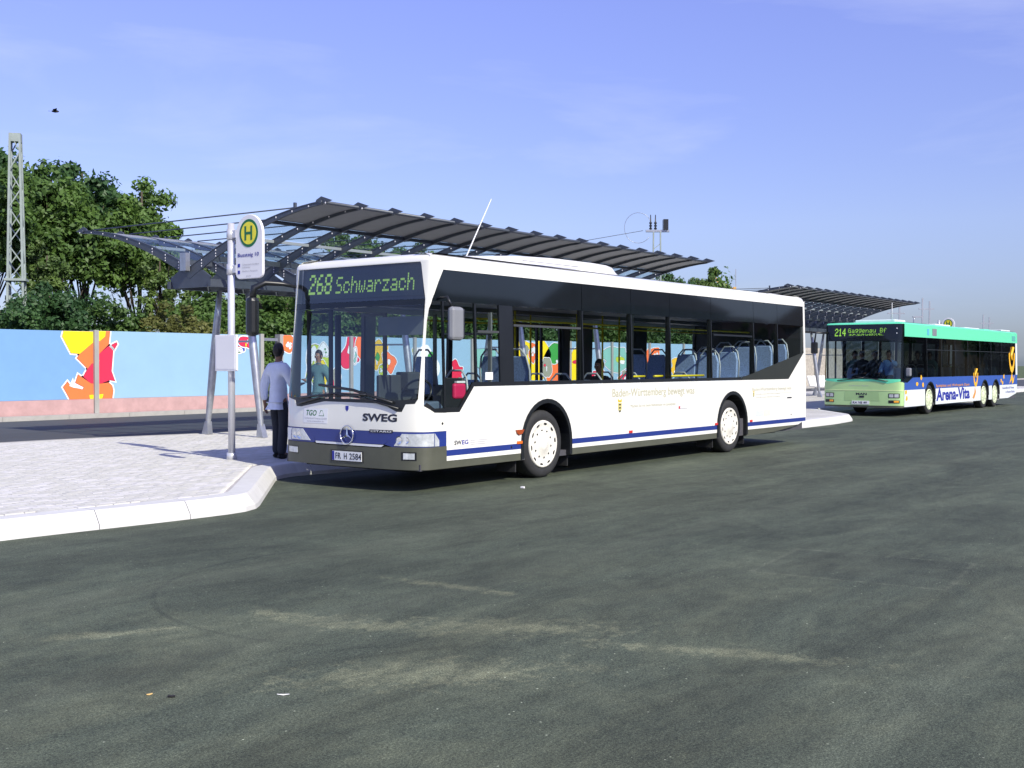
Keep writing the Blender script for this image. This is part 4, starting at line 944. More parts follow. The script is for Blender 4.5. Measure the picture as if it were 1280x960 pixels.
    # kerb side: lower panel, doors, windows
    b1 = notch(2.735, .585, .50, zb)
    sh.side('kerb_side_panel', [(1.72, .30)]+[(1.72, zb)]+b1+[(5.20, zb), (5.20, 1.0), (1.72, 1.0)], white, r, 1)
    sh.side('kerb_side_panel', [(6.80, zb)]+notch(8.58, .585, .50, zb)+[(11.9, zb), (11.9, 1.1), (6.80, 1.1)], white, r, 1)
    sh.side('kerb_cant_rail', [(.42, 2.36), (11.95, 2.36), (11.95, 2.90), (.42, 2.90)], white, r, 1)
    for a, b in ((1.58, 1.83), (5.14, 5.36), (6.72, 6.94), (7.26, 7.70), (9.14, 9.72), (11.75, 11.95), (3.5, 3.6)):
        sh.side('kerb_pillar', [(a, .38 if a in (1.58, 5.14, 6.72) else 1.0), (b, .38 if a in (1.58, 5.14, 6.72) else 1.0), (b, 2.355), (a, 2.355)], interior_dark, r, 1, t=.05)
    for a, b in ((1.84, 3.49), (3.61, 5.13), (6.95, 7.25), (7.71, 9.13), (9.73, 11.74)):
        sh.side('kerb_window', [(a, 1.0 if a < 6 else 1.1), (b, 1.0 if a < 6 else 1.1), (b, 2.355), (a, 2.355)], farglass, r, 1, t=0, off=-.004)
    for a, b in ((5.37, 6.0), (6.08, 6.71)):
        d_ = MB().box(a, a+.055, 2.515, 2.548, .40, 2.34).box(b-.055, b, 2.515, 2.548, .40, 2.34).box(a+.055, b-.055, 2.515, 2.548, .40, .47).box(a+.055, b-.055, 2.515, 2.548, 2.27, 2.34).build('door_leaf', black, r)
        sh.side('door_glass', [(a+.07, .48), (b-.07, .48), (b-.07, 2.26), (a+.07, 2.26)], farglass, d_, 1, t=0, off=-.01)
    for x_ in (.47, 1.53):    # front door leaves folded inwards
        d_ = MB().box(x_-.015, x_+.015, 1.97, 2.46, .42, .50).box(x_-.012, x_+.012, 2.0, 2.44, .50, .95).box(x_-.015, x_+.015, 1.97, 2.03, .50, 2.3).box(x_-.015, x_+.015, 2.40, 2.46, .50, 2.3).box(x_-.015, x_+.015, 1.97, 2.46, 2.3, 2.34).build('open_door_leaf', black, r)  # solid lower panel added to each leaf to shut out a sun patch
        MB().box(x_-.003, x_+.003, 2.035, 2.395, .505, 2.295).build('door_glass', farglass, d_)
    MB().tube([(.99, 2.40, .4), (.99, 2.40, 2.3)], .045, 8).build('door_post', interior_dark, r)
    # interior
    MB().box(.12, 11.9, .06, 2.49, .28, .36).build('floor', floorm, r)
    MB().box(7.6, 11.9, .06, 2.49, .361, .60).build('raised_floor', floorm, r)
    MB().box(.35, 11.9, .5, 2.05, 2.50, 2.54).build('ceiling', interior, r)
    MB().box(.50, 11.9, .06, .50, 2.44, 2.80).box(.50, 11.9, 2.05, 2.48, 2.44, 2.80).build('air_duct', interior, r)
    MB().box(.40, .43, 1.2, 1.97, .40, 1.14).build('sun_block_panel', dash, r); MB().box(.46, .60, .12, 2.42, 2.42, 2.80).build('display_housing', interior_dark, r)  # low front panel is added, it blocks sunlight that would reach the kerb
    MB().box(11.8, 11.93, .06, 2.49, .5, 2.8).build('rear_inner_wall', interior_dark, r)
    MB().box(2.0, 11.9, .03, .055, 1.13, 1.31).build('side_lining', interior, r)
    db = MB(); db.prism([(.16, .40), (.62, .40), (.66, 1.02), (.52, 1.14), (.16, 1.12)], lambda a, b, t: (a, t, b), .10, 1.75); db.build('dashboard', dash, r, .02)
    MB().prism([(.16, .45), (.34, .45), (.36, 1.04), (.16, 1.10)], lambda a, b, t: (a, t, b), 1.76, 2.42).build('dashboard_shelf', dash, r, .02)
    sw = [(.78+.08*sin(a), .72+.25*cos(a), 1.22+.20*sin(a)*.9) for a in [2*pi*i/28 for i in range(29)]]
    stw = MB().tube(sw, .016, 8).build('steering_wheel', black, r); MB().bar((.78, .5, 1.2), (.78, .94, 1.2), .03).bar((.6, .72, 1.0), (.78, .72, 1.2), .06).build('steering_column', black, stw)
    seat(r, 1.35, .62, .42, 0, interior_dark)
    MB().box(1.60, 1.63, .12, 1.15, .40, 1.32).box(1.60, 1.63, .12, .17, 1.3, 2.3).box(1.60, 1.63, 1.10, 1.15, 1.3, 2.3).build('cab_partition', interior, r)
    MB().box(.58, 1.5, 1.20, 1.26, .4, 1.46).build('ticket_counter_sun_block', interior_dark, r, .02)  # ticket counter made longer and taller to stop sun crossing to the door
    MB().box(1.0, 1.25, 1.06, 1.3, 1.26, 1.5).build('ticket_machine', interior_dark, r, .02)
    MB().box(1.2, 1.6, .08, .6, 2.0, 2.02).build('sun_blind', interior, r)
    MB().box(.46, .48, .30, 1.10, 1.98, 2.22).build('windscreen_blind', greym, r)
    bagp = MB().box(.74, .98, .03, .09, 1.16, 1.36).build('red_seat_cover', redm, r, .03); MB().box(.80, .97, .04, .08, 1.365, 1.39).build('cover_label', stick, bagp)
    MB().box(1.34, 1.50, .004, .008, 1.40, 1.50).build('window_sticker', stick, r).location.y = -.0
    for x_, y_, z_, ro in ((2.72, .45, .72, 1), (2.72, .9, .72, 1), (3.6, .45, .36, 0), (3.6, .9, .36, 0), (4.45, .45, .36, 0), (5.6, .45, .36, 0), (7.55, .45, .36, 1), (8.42, .45, .78, 0), (8.42, .92, .78, 0), (9.2, .45, .84, 0), (9.2, .92, .84, 0), (9.95, .45, .94, 0), (9.95, .92, .94, 0), (10.75, .45, .98, 0), (10.75, .92, .98, 0), (11.45, .45, 1.02, 0), (11.45, .92, 1.02, 0),
                       (3.5, 2.1, .36, 0), (4.3, 2.1, .36, 0), (7.4, 2.1, .36, 0), (8.6, 2.1, .8, 0), (9.4, 2.1, .8, 0), (10.7, 2.1, .82, 0), (11.4, 2.1, .86, 0), (2.6, 2.1, .72, 1)):
        seat(r, x_, y_, z_, ro)
    for x_, y_ in ((5.72, 1.5), (6.6, 1.55), (7.24, 1.6), (4.1, 1.6), (5.2, 2.1)):
        MB().tube([(x_, y_, .38), (x_, y_, 2.46)], .018, 6).build('grab_pole', yellow, r)
    for a, b, z_ in ((5.15, 5.7, 1.41), (6.0, 6.30, 1.41), (6.42, 7.75, 1.41)): MB().tube([(a, .16, z_), (b, .16, z_)], .02, 6).build('yellow_side_rail', yellow, r)
    for y_ in (.75, 1.8): MB().tube([(2.0, y_, 2.25), (11, y_, 2.25)], .016, 6).build('ceiling_rail', yellow, r)
    # rear
    MB().box(11.93, 11.965, .06, 2.49, .45, 2.90).build('rear_panel', white, r, .02)
    MB().box(11.60, 11.93, .10, 2.45, .40, .47).build('engine_undertray', black, r)
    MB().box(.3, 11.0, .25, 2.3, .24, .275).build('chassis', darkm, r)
    # roof
    roof(sh, 2.90, [(0, 0), (.012, .035), (.045, .07), (.12, .098), (.30, .115)], white, r)
    hp = MB(); xs = [(.55, 2.97), (1.0, 3.03), (1.84, 3.10), (2.68, 3.17), (3.6, 3.205), (4.5, 3.21), (4.9, 3.20), (5.08, 3.17), (5.18, 3.09), (5.22, 2.98)]; n = 14; vs = []; fs = []
    for x_, z_ in xs:
        for k in range(n+1):
            t = -1+2*k/n; yy = 1.275+t*1.02; zz = 2.96+(z_-2.96)*(1-abs(t)**9)**.4; vs.append((x_, yy, zz))
    for i in range(len(xs)-1):
        for k in range(n): a = i*(n+1)+k; fs.append((a, a+1, a+n+2, a+n+1))
    hp.add(vs, fs, True); hp.build('roof_air_conditioner', white, r)
    MB().tube([(2.5, .262, 3.07), (3.9, .262, 3.075)], .006, 5).build('fairing_joint', greyink, r)
    for x_, y0, y1 in ((6.9, .8, 1.7), (9.6, .7, 1.75), (11.3, .5, 1.0)): MB().box(x_, x_+.75, y0, y1, 3.012, 3.06).build('roof_hatch', white, r, .02)
    MB().tube([(2.38, 1.2, 3.15), (2.98, 1.2, 4.07)], [.012, .006], 6).build('antenna', stick, r)
    # mirrors
    mk = MB().box(.36, .60, -.26, -.16, 1.90, 2.32).build('driver_mirror', greym, r, .045)
    MB().box(.60, .608, -.25, -.17, 1.93, 2.29).build('mirror_glass', chrome, mk)
    MB().tube([(.42, .10, 2.42), (.40, -.14, 2.44), (.42, -.2, 2.32)], .018, 8).build('mirror_arm', black, mk)
    km = MB().box(-.28, -.12, 2.74, 2.90, 1.98, 2.52).build('kerb_mirror', black, r, .06)
    MB().tube([(.34, 2.49, 2.66), (.15, 2.60, 2.70), (-.06, 2.72, 2.71), (-.18, 2.81, 2.64), (-.20, 2.82, 2.48)], [.025, .03, .04, .05, .05], 10).build('mirror_arm', black, km)
    return r
wb = white_bus()
# ================================================================ green and blue advert bus
def green_bus():
    L = 14.25
    sh = Shell(.26, 3.6, 1.25, L, [(.25, .0), (1.15, .0), (2.4, .10), (2.95, .17)], .03)
    r = empty('advert_bus', (24.3, 2.1, 0)); tag(r, 'three axle green bus with blue and yellow Arena-Vita advert on its side', 'bus')
    D = lambda x, z: (sh.qx(x, -1, z), z); Kx = lambda x, z: (sh.qx(x, 1, z), z); Y = lambda y, z: (sh.qy(y, z), z)
    W3 = (2.88, 9.4, 10.95); zb = .30
    sh.side('white_side_panel', [(.30, zb)]+notch(W3[0], .56, .48, zb)+notch(W3[1], .56, .48, zb)+notch(W3[2], .56, .48, zb)+[(12.4, zb), (14.0, .48), (14.15, .82)]+[(W3[2]+.45, .82)]+[(W3[2]-.45, .82), (W3[1]+.45, .82), (W3[1]-.45, .82), (W3[0]+.45, .82), (W3[0]-.45, .82), (.30, .82)], adwhite, r) if False else None
    segs = [(.30, W3[0]-.56), (W3[0]+.56, W3[1]-.56), (W3[1]+.56, W3[2]-.56)]
    for a, b in segs: sh.side('white_side_panel', [(a, zb), (b, zb), (b, .82), (a, .82)], adwhite, r)
    sh.side('white_side_panel', [(W3[2]+.56, zb), (12.8, zb), (14.05, .46), (14.2, .82), (W3[2]+.56, .82)], adwhite, r)
    bp2 = [(.30, .822), (W3[0]-.555, .822)]+[p for p in notch(W3[0], .56, .48, .822)]
    poly_ = [(.30, .822)]
    for wx in W3: poly_ += notch(wx, .57, .49, .822)
    poly_ += [(14.2, .822), (14.2, 1.20), (1.1, 1.20), (.6, 1.05), (.30, 1.05)]
    sh.side('blue_side_panel', poly_, adblue, r)
    sh.side('window_band', [(.22, 1.09), (.60, 1.055), (1.1, 1.205), (1.1, 2.47), (.22, 2.47)], darkglass, r, t=0, off=-.004)
    edges = [1.12, 2.55, 4.1, 5.65, 7.2, 8.75, 10.3, 11.85, 13.95]
    for a, b in zip(edges, edges[1:]):
        sh.side('side_window', [(a, 1.21), (b-.03, 1.21), (b-.03, 2.47), (a, 2.47)], darkglass, r, t=0, off=-.004)
        sh.side('window_post', [(b-.03, 1.21), (b, 1.21), (b, 2.47), (b-.03, 2.47)], black, r, t=.02, off=-.002)
        MB().box(b-.10, b+.05, .05, .09, 1.15, 2.5).build('body_pillar', black, r)
        if a > 2: sh.side('vent_rail', [(a, 2.08), (b-.03, 2.08), (b-.03, 2.10), (a, 2.10)], black, r, t=.01, off=.002)
    sh.side('green_roof_cove', [(.36, 2.475), (L-.02, 2.475), (L-.02, 2.86), (.36, 2.86)], mint, r, off=.004)
    sh.side('rear_corner', [(13.96, 1.205), (14.23, 1.205), (14.23, 2.47), (13.96, 2.47)], adwhite, r)
    MB().box(L-.03, L+.01, .05, 2.45, .45, 2.86).build('rear_panel', adwhite, r, .02)
    for x in W3:
        for sd, y_ in ((-1, .05), (1, 2.45)): wheel(r, x, y_, limerim, sd, slots=(sd < 0))
        mb = MB(); k = 16
        for i in range(k): 
            a0, a1 = pi*i/k, pi*(i+1)/k
            mb.add([(x+.57*cos(a0), -.004, .48+.57*sin(a0)), (x+.57*cos(a1), -.004, .48+.57*sin(a1)), (x+.53*cos(a1), -.004, .48+.53*sin(a1)), (x+.53*cos(a0), -.004, .48+.53*sin(a0)),
                    (x+.53*cos(a1), .4, .48+.53*sin(a1)), (x+.53*cos(a0), .4, .48+.53*sin(a0))], [(0, 1, 2, 3), (3, 2, 4, 5)], True)
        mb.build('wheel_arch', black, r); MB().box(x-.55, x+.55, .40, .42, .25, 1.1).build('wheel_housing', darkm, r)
    # front
    sh.patch('front_panel', [D(.28, .34), D(.28, 1.04), Y(.1, 1.09), Y(2.4, 1.09), Kx(.28, 1.04), Kx(.28, .34)], lime, r, t=.03)
    sh.patch('front_green_strip', [Y(.06, 1.095), Y(.06, 1.16), Y(2.44, 1.16), Y(2.44, 1.095), Y(2.0, 1.06), Y(1.5, 1.085), Y(.8, 1.085), Y(.42, 1.02)], mint, r, t=.006, off=.004)
    sh.patch('bumper_line', [D(.2, .80), D(.2, .815), Kx(.2, .815), Kx(.2, .80)], mat('pale_yellow_line', (.78, .85, .45), .4, var=.02), r, t=.01, off=.008)
    sh.patch('apron', [D(.28, .28), D(.28, .337), Kx(.28, .337), Kx(.28, .28)], olive, r, t=.03, off=-.01)
    gr = sh.patch('service_flap', [Y(1.78, .48), Y(1.75, .77), Y(.70, .77), Y(.67, .48)], mat('lime_flap', srgb(160, 195, 135), .4, var=.04), r, t=.004, off=.004)
    sh.ftext('maker_lettering', 'MAN', 1.40, .66, .34, .07, ink, gr, .007, .03)
    MB().prism([(1.15, .58), (1.30, .58), (1.30, .64), (1.15, .64)], lambda a, b, t: (-t-.008, a, b), 0, .004).build('maker_lion', ink, gr)
    sh.ftext('front_small_lettering', 'Kahlbacher Reisen', 1.62, .935, .62, .035, greyink, r, .004)
    pl = sh.patch('number_plate', [Y(1.53, .37), Y(1.53, .48), Y(1.0, .48), Y(1.0, .37)], stick, r, t=.01, off=.014); sh.ftext('plate_lettering', 'RA VB 49', 1.49, .39, .44, .07, ink, pl, .017, .01)
    for y0, y1 in ((2.42, 2.12), (.40, .08)):
        sh.patch('headlight_housing', [Y(y0, .58), Y(y0, .72), Y(y1, .72), Y(y1, .58)], black, r, t=.006, off=.006)
        for k in range(2):
            a = y0+(y1-y0)*(.08+.46*k); b = y0+(y1-y0)*(.46+.46*k); sh.patch('headlight', [Y(a, .60), Y(a, .70), Y(b, .70), Y(b, .60)], lens, r, t=.006, off=.010)
        sh.patch('lower_lamp_housing', [Y(y0, .42), Y(y0, .51), Y(y1, .51), Y(y1, .42)], black, r, t=.006, off=.006)
        sh.patch('indicator_lamp', [Y((y0+y1)/2, .44), Y((y0+y1)/2, .50), Y(y1+.02, .50), Y(y1+.02, .44)], mat('amber_lens', (.95, .42, .05), .2, var=.05), r, t=.006, off=.010)
    sh.patch('windscreen', [Y(.06, 1.17), Y(2.44, 1.17), Y(2.44, 2.34), Y(.06, 2.34)], glassmat('green_bus_windscreen', (.42, .50, .52), .04, .18), r, t=0, off=-.004)
    for s_, f_ in ((-1, D), (1, Kx)):
        a, b = (f_(.23, 1.10), f_(.23, 2.86)); y_ = .06 if s_ < 0 else 2.44
        sh.patch('corner_pillar', [Y(y_, 1.10), a, b, Y(y_, 2.86)], blackgloss, r, t=.02, off=-.001)
    sh.patch('windscreen_base', [Y(.06, 1.16), Y(.06, 1.17), Y(2.44, 1.17), Y(2.44, 1.16)], black, r, t=.02, off=-.002)
    hd = sh.patch('display_panel', [Y(.06, 2.342), Y(2.44, 2.342), Y(2.44, 2.86), Y(.06, 2.86)], blackgloss, r, t=.02, off=-.002)
    q = sh.qy(2.15, 2.6); dots('route_number', '214', lambda a, b: sh.S(q-a, 2.50+b, .004), .36, .24, led2, hd, .95, True)
    q2 = sh.qy(1.72, 2.6); dots('destination_name', 'Gaggenau Bf', lambda a, b: sh.S(q2-a, 2.60+b, .004), 1.24, .14, led2, hd, .8)
    dm = MB(); rn = random.Random(5)
    for k in range(58):
        if k % 7 == 6: continue
        for j in range(3):
            if rn.random() < .6: dm.add([sh.S(q2-.02*k-a, 2.51+.02*j+b, .004) for a, b in ((0, 0), (.014, 0), (.014, .015), (0, .015))], [(0, 1, 2, 3)])
    o = dm.build('via_line', led2, hd); tag(o, kind='stuff')
    MB().tube([tuple(sh.S(sh.qy(.42, 1.1), 1.1, .03)), tuple(sh.S(sh.qy(1.4, 1.24), 1.24, .02))], .015, 6).build('wiper_arm', black, r)
    MB().tube([tuple(sh.S(sh.qy(2.0, 1.1), 1.1, .03)), tuple(sh.S(sh.qy(1.2, 1.2), 1.2, .02))], .015, 6).build('wiper_arm', black, r)
    for k in (2.72, 2.57): MB().lathe([(.02, 0), (0, -.01)], tuple(sh.S(sh.qy(.2, k), k, .004)), 'x', 8).build('clearance_lamp', stick, r)
    # adverts
    sh.stext('advert_lettering', 'Arena-Vita', 3.50, .40, 3.9, .42, inkb, r, .004, .035)
    sh.stext('advert_line', 'Spielplatz und Wohnpark Open', 3.45, .84, 3.9, .115, adora, r, .004, .012)
    def swirl(x, z, s_, half=False):
        pts = []; n = 20
        a0, a1 = (pi*1.0, pi*2.0)
        o_ = [(x+s_*.55*cos(a0+(a1-a0)*i/n), z+s_*.9*sin(a0+(a1-a0)*i/n)) for i in range(n+1)]; i_ = [(x+s_*.38*cos(a1-(a1-a0)*i/n), z+s_*.05+s_*.68*sin(a1-(a1-a0)*i/n)) for i in range(n+1)]
        MB().prism(o_+i_, lambda a, b, t: (a, sh.W-sh.hw(b)-t, b), .002, .006).build('advert_swirl', adyel, r)
        MB().tube([(x+s_*.16*cos(t*2.2), -.004+.0*t+(.03*max(0, (z-1.3)/1.5)), z+s_*.12-s_*.30*t+s_*.18) for t in [i/8*2 for i in range(9)]], s_*.07, 6).build('advert_curl', adyel, r)
    swirl(8.15, 1.30, .55); swirl(13.35, 2.05, .85)
    MB().prism([(12.95, .85), (13.15, 1.05), (13.35, 1.3), (13.5, 1.0), (13.75, 1.2), (13.6, .9), (13.4, .84), (13.3, 1.02)], lambda a, b, t: (a, -t, b), .002, .006).build('advert_flame', adyel, r)
    MB().prism([(7.75, .42), (8.0, .62), (8.05, .8), (8.2, .62), (8.1, .5), (7.95, .38)], lambda a, b, t: (a, -t, b), .002, .006).build('advert_flame', adora, r)
    for x_, z_ in ((1.5, 1.0), (1.9, 1.18), (2.1, .95), (.45, .75), (.5, .55), (11.7, 1.0), (11.9, .9), (12.1, 1.15)):
        MB().prism(wob(x_, z_, .09, .08, 7, int(x_*10)), lambda a, b, t: (a, -t, b), .002, .006).build('advert_fleck', adyel, r)
    sh.stext('advert_small_line', 'Gesundheit & Fitness', 11.9, .66, 1.8, .09, inkb, r, .004); sh.stext('advert_small_line', 'in Rastatt Baden', 12.4, .50, 1.4, .09, inkb, r, .004)
    MB().box(2.55, 2.75, -.006, .0, 2.56, 2.76).build('cove_sticker', mat('cyan_sticker', (.1, .45, .6), .5, var=.1), r).location.y = .02
    MB().box(3.1, 3.55, -.006, .0, 2.55, 2.78).build('cove_sticker', greym, r).location.y = .02
    MB().box(13.4, 13.9, -.006, .0, 2.55, 2.75).build('cove_sticker', mat('teal_sticker', (.1, .4, .35), .5, var=.3, scale=30), r).location.y = .02
    # interior, kerb side, roof
    MB().box(.12, L-.1, .06, 2.44, .28, .36).build('floor', floorm, r)
    MB().box(.3, L-.1, .10, 2.4, 2.46, 2.5).build('ceiling', interior_dark, r)
    MB().prism([(.10, .40), (.5, .40), (.55, 1.05), (.10, 1.15)], lambda a, b, t: (a, t, b), .12, 2.38).build('dashboard', interior_dark, r, .02)
    sh.side('kerb_side_panel', [(1.7, .3), (L, .3), (L, 1.15), (1.7, 1.15)], lime, r, 1)
    sh.side('kerb_cant_rail', [(.26, 2.42), (L, 2.42), (L, 2.86), (.26, 2.86)], mint, r, 1)
    for a in (1.7, 3.4, 5.1, 6.8, 8.4, 10.0, 11.6, 13.3): sh.side('kerb_pillar', [(a, 1.15), (a+.16, 1.15), (a+.16, 2.42), (a, 2.42)], interior_dark, r, 1, t=.05)
    for a in (1.87, 3.57, 5.27, 6.97, 8.57, 10.17, 11.77): sh.side('kerb_window', [(a, 1.15), (a+1.5, 1.15), (a+1.5, 2.42), (a, 2.42)], darkglass, r, 1, t=0)
    MB().box(.27, 1.68, 2.43, 2.46, .40, .48).box(.27, .34, 2.43, 2.46, .48, 2.4).box(.93, 1.0, 2.43, 2.46, .48, 2.4).box(1.6, 1.68, 2.43, 2.46, .48, 2.4).build('front_door', black, r)
    for x_ in (1.3, 2.3, 3.3, 4.2, 5.1, 6.0, 7.0, 8.0, 9.0, 10.0, 11.0, 12.0):
        seat(r, x_, .5, .5); seat(r, x_, 2.0, .5)
    roof(sh, 2.862, [(0, 0), (.01, .02), (.04, .045), (.12, .06), (.3, .07)], mint, r)
    MB().box(12.9, L+.0, .3, 2.2, 2.94, 3.0).build('engine_hatch', adwhite, r, .02)
    for x_, w_, h_ in ((1.2, 1.0, .11), (5.4, 1.7, .09), (9.0, 1.9, .07), (11.6, .8, .07)): MB().box(x_, x_+w_, .6, 1.9, 2.93, 2.93+h_).build('roof_hatch', adwhite if x_ < 11 else mint, r, .03)
    MB().tube([(.9, .6, 2.93), (.9, .6, 3.55)], .008, 5).build('antenna', stick, r)
    km = MB().box(-.30, -.15, 2.58, 2.78, 1.95, 2.32).build('kerb_mirror', black, r, .04); MB().tube([(.15, 2.4, 2.62), (-.15, 2.66, 2.62), (-.22, 2.68, 2.3)], .03, 8).build('mirror_arm', black, km)
    dmr = MB().box(.15, .3, -.22, -.08, 1.25, 1.5).build('driver_mirror', greym, r, .03); MB().tube([(.2, .05, 1.5), (.2, -.14, 1.52), (.22, -.15, 1.4)], .015, 6).build('mirror_arm', black, dmr)
    return r
green_bus()

# ================================================================ people
def person(name, pos, rz, label, group, up_m, low_m, skin_m, pose='stand', arm_up=False, s=1.0):
    """skeleton of joints grown into one body; facing +x, then turned by rz"""
    r = empty(name, pos, rz); r.scale = (s, s*(.90 if pose == 'stand' else 1), s); tag(r, label, 'person', group)
    sit = pose == 'sit'; hz = .93 if not sit else .50
    J = {}; V = []; E_ = []; Rd = []
    def add(nm, p, rad, par=None):
        J[nm] = len(V); V.append(p); Rd.append(rad)
        if par: E_.append((J[par], J[nm]))
    add('pelvis', (0, 0, hz), (.105, .090)); add('waist', (.0, 0, hz+.14), (.105, .082), 'pelvis'); add('chest', (.0, 0, hz+.34), (.145, .105), 'waist'); add('upper', (-.01, 0, hz+.47), (.10, .078), 'chest')
    add('neck', (.0, 0, hz+.56), .052, 'upper'); add('headb', (.015, 0, hz+.63), .06, 'neck'); add('head', (.02, 0, hz+.715), (.082, .095), 'headb'); add('crown', (.01, 0, hz+.79), (.07, .075), 'head')
    for sd, t in ((1, 'l'), (-1, 'r')):
        add('sh'+t, (-.01, sd*.175, hz+.45), .050, 'upper')
        if arm_up and t == 'l':
            add('el'+t, (.22, sd*.26, hz+.36), .043, 'sh'+t); add('wr'+t, (.44, sd*.20, hz+.50), .03, 'el'+t); h = Vector((.50, sd*.19, hz+.53)); dr = Vector((1, 0, .4))
        elif sit:
            add('el'+t, (.06, sd*.24, hz+.18), .043, 'sh'+t); add('wr'+t, (.30, sd*.20, hz+.12), .03, 'el'+t); h = Vector((.36, sd*.19, hz+.11)); dr = Vector((1, 0, -.1))
        elif t == 'r':
            add('el'+t, (.04, sd*.25, hz+.19), .043, 'sh'+t); add('wr'+t, (.26, sd*.22, hz+.20), .03, 'el'+t); h = Vector((.32, sd*.21, hz+.21)); dr = Vector((1, 0, .15))
        else:
            add('el'+t, (-.05, sd*.27, hz+.17), .044, 'sh'+t); add('wr'+t, (.0, sd*.29, hz-.07), .031, 'el'+t); h = Vector((.01, sd*.29, hz-.13)); dr = Vector((.1, 0, -1))
        add('palm'+t, tuple(h), (.036, .022), 'wr'+t)
        dr.normalize(); sid = dr.cross(Vector((0, 1, 0))).normalized() if abs(dr.z) > .5 else Vector((0, 1, 0))
        for k, ln in enumerate((.07, .08, .075, .06)):
            o_ = sid*(.027-.018*k); a = h+dr*.045+o_; b = a+dr*ln*.55-Vector((0, sd*.012, 0)); c = b+dr*ln*.40-Vector((0, sd*.022, 0))
            add('f%d0%s' % (k, t), tuple(a), .0105, 'palm'+t); add('f%d1%s' % (k, t), tuple(b), .009, 'f%d0%s' % (k, t)); add('f%d2%s' % (k, t), tuple(c), .007, 'f%d1%s' % (k, t))
        a = h+sid*.042+dr*.012; add('th0'+t, tuple(a), .012, 'palm'+t); add('th1'+t, tuple(a+sid*.02+dr*.035), .0095, 'th0'+t)
        if sit: add('hip'+t, (.02, sd*.095, hz-.02), .088, 'pelvis'); add('kn'+t, (.44, sd*.11, hz-.02), .058, 'hip'+t); add('an'+t, (.46, sd*.11, .09), .04, 'kn'+t); add('to'+t, (.60, sd*.12, .05), .035, 'an'+t)
        else:
            off = .10 if t == 'l' else -.02
            add('hip'+t, (0, sd*.095, hz-.10), .088, 'pelvis'); add('kn'+t, (off*.7+.02, sd*.10, .50), .058, 'hip'+t); add('an'+t, (off-.03, sd*.10, .09), .04, 'kn'+t); add('to'+t, (off+.12, sd*.115, .045), .035, 'an'+t)
    me = skin_mesh('body', V, E_, Rd, skin_m, 2); link('body', me, r)
    pt = lambda n_: V[J[n_]]
    # shirt: torso and sleeves
    ns = ['pelvis', 'waist', 'chest', 'upper', 'shl', 'ell', 'wrl', 'shr', 'elr', 'wrr', 'neck']
    Vs = [tuple(Vector(pt(n_))) for n_ in ns]; Vs[0] = (0, 0, hz-.02); Vs[10] = tuple(Vector(pt('neck'))-Vector((0, 0, .03)))
    for a, b in ((5, 6), (8, 9)): Vs[b] = tuple(Vector(Vs[b])+(Vector(Vs[a])-Vector(Vs[b]))*.08)
    Vs.append((0, 0, hz-.06)); Es = [(11, 0), (0, 1), (1, 2), (2, 3), (3, 4), (4, 5), (5, 6), (3, 7), (7, 8), (8, 9), (3, 10)]
    ms = skin_mesh('shirt', Vs, Es, [(.166, .146), (.160, .136), (.182, .148), (.190, .130), .108, .072, .050, .108, .072, .050, .095, (.160, .140)], up_m, 2); so = link('shirt', ms, r)
    MB().tube([(.062*cos(a)+.002, .060*sin(a), hz+.545+.012*cos(a)) for a in [2*pi*i/20 for i in range(21)]], .014, 8).build('collar', up_m, so)
    nt_ = ['pelvis', 'hipl', 'knl', 'anl', 'hipr', 'knr', 'anr']; Vt = [tuple(pt(n_)) for n_ in nt_]
    for k in (3, 6): Vt[k] = (Vt[k][0], Vt[k][1], .05)
    Vt.append((0, 0, hz+.03)); Vt[0] = (0, 0, hz-.05); mt = skin_mesh('trousers', Vt, [(0, 1), (1, 2), (2, 3), (0, 4), (4, 5), (5, 6), (0, 7)], [(.130, .112), .098, .085, .078, .098, .085, .078, (.110, .095)], low_m, 2); link('trousers', mt, r)
    for t in 'lr':
        a = Vector(pt('an'+t)); vs, fs = ell((a.x+.055, a.y, .045), (.15, .052, .05), 14, 8, lambda v: Vector((v.x, v.y*(1.0 if v.x > 0 else .85), max(v.z, -.85)*(1 if v.x < .2 else .75)))); MB().add(vs, fs, True).build('shoe', shoe, r)
    hc = Vector(pt('head')); vs, fs = ell((hc.x-.018, 0, hc.z+.018), (.103, .088, .118), 20, 14, lambda v: Vector((v.x if v.x < .35 else .35+(v.x-.35)*.55, v.y, v.z if v.z > -.45 or v.x < -.1 else -.45)))
    vs = [v for v in vs]; MB().add(vs, fs, True).build('hair', hair, r)
    hd = MB(); 
    for sd in (1, -1):
        a, b = ell((hc.x+.0, sd*.084, hc.z-.015), (.022, .010, .033), 10, 6); hd.add(a, b, True)
    a, b = ell((hc.x+.097, 0, hc.z-.02), (.018, .014, .024), 10, 6); hd.add(a, b, True); hd.build('ears_and_nose', skin_m, r)
    ey = MB()
    for sd in (1, -1):
        a, b = ell((hc.x+.082, sd*.032, hc.z+.01), (.010, .012, .007), 8, 5); ey.add(a, b, True)
    ey.build('eyes', stick, r); MB().box(hc.x+.082, hc.x+.092, -.022, .022, hc.z-.058, hc.z-.050).build('mouth', mat('lips', (.30, .10, .08), .5, var=.05), r)
    return r
person('person', (1.14, 3.83, KH), radians(12), 'man in light blue shirt and dark trousers standing at the white bus front door', None, shirt, trous, skind, s=.985)
person('person', (5.86, 8.0, KH), radians(200), 'waiting passenger in a teal top on the platform, seen through the white bus windscreen', None, shirt2, trous, skin, s=.97)
person('person', (7.2, 2.0, .36), radians(180), 'dark clothed passenger seated near the middle of the white bus', None, shirt4, trous, skin, 'sit')
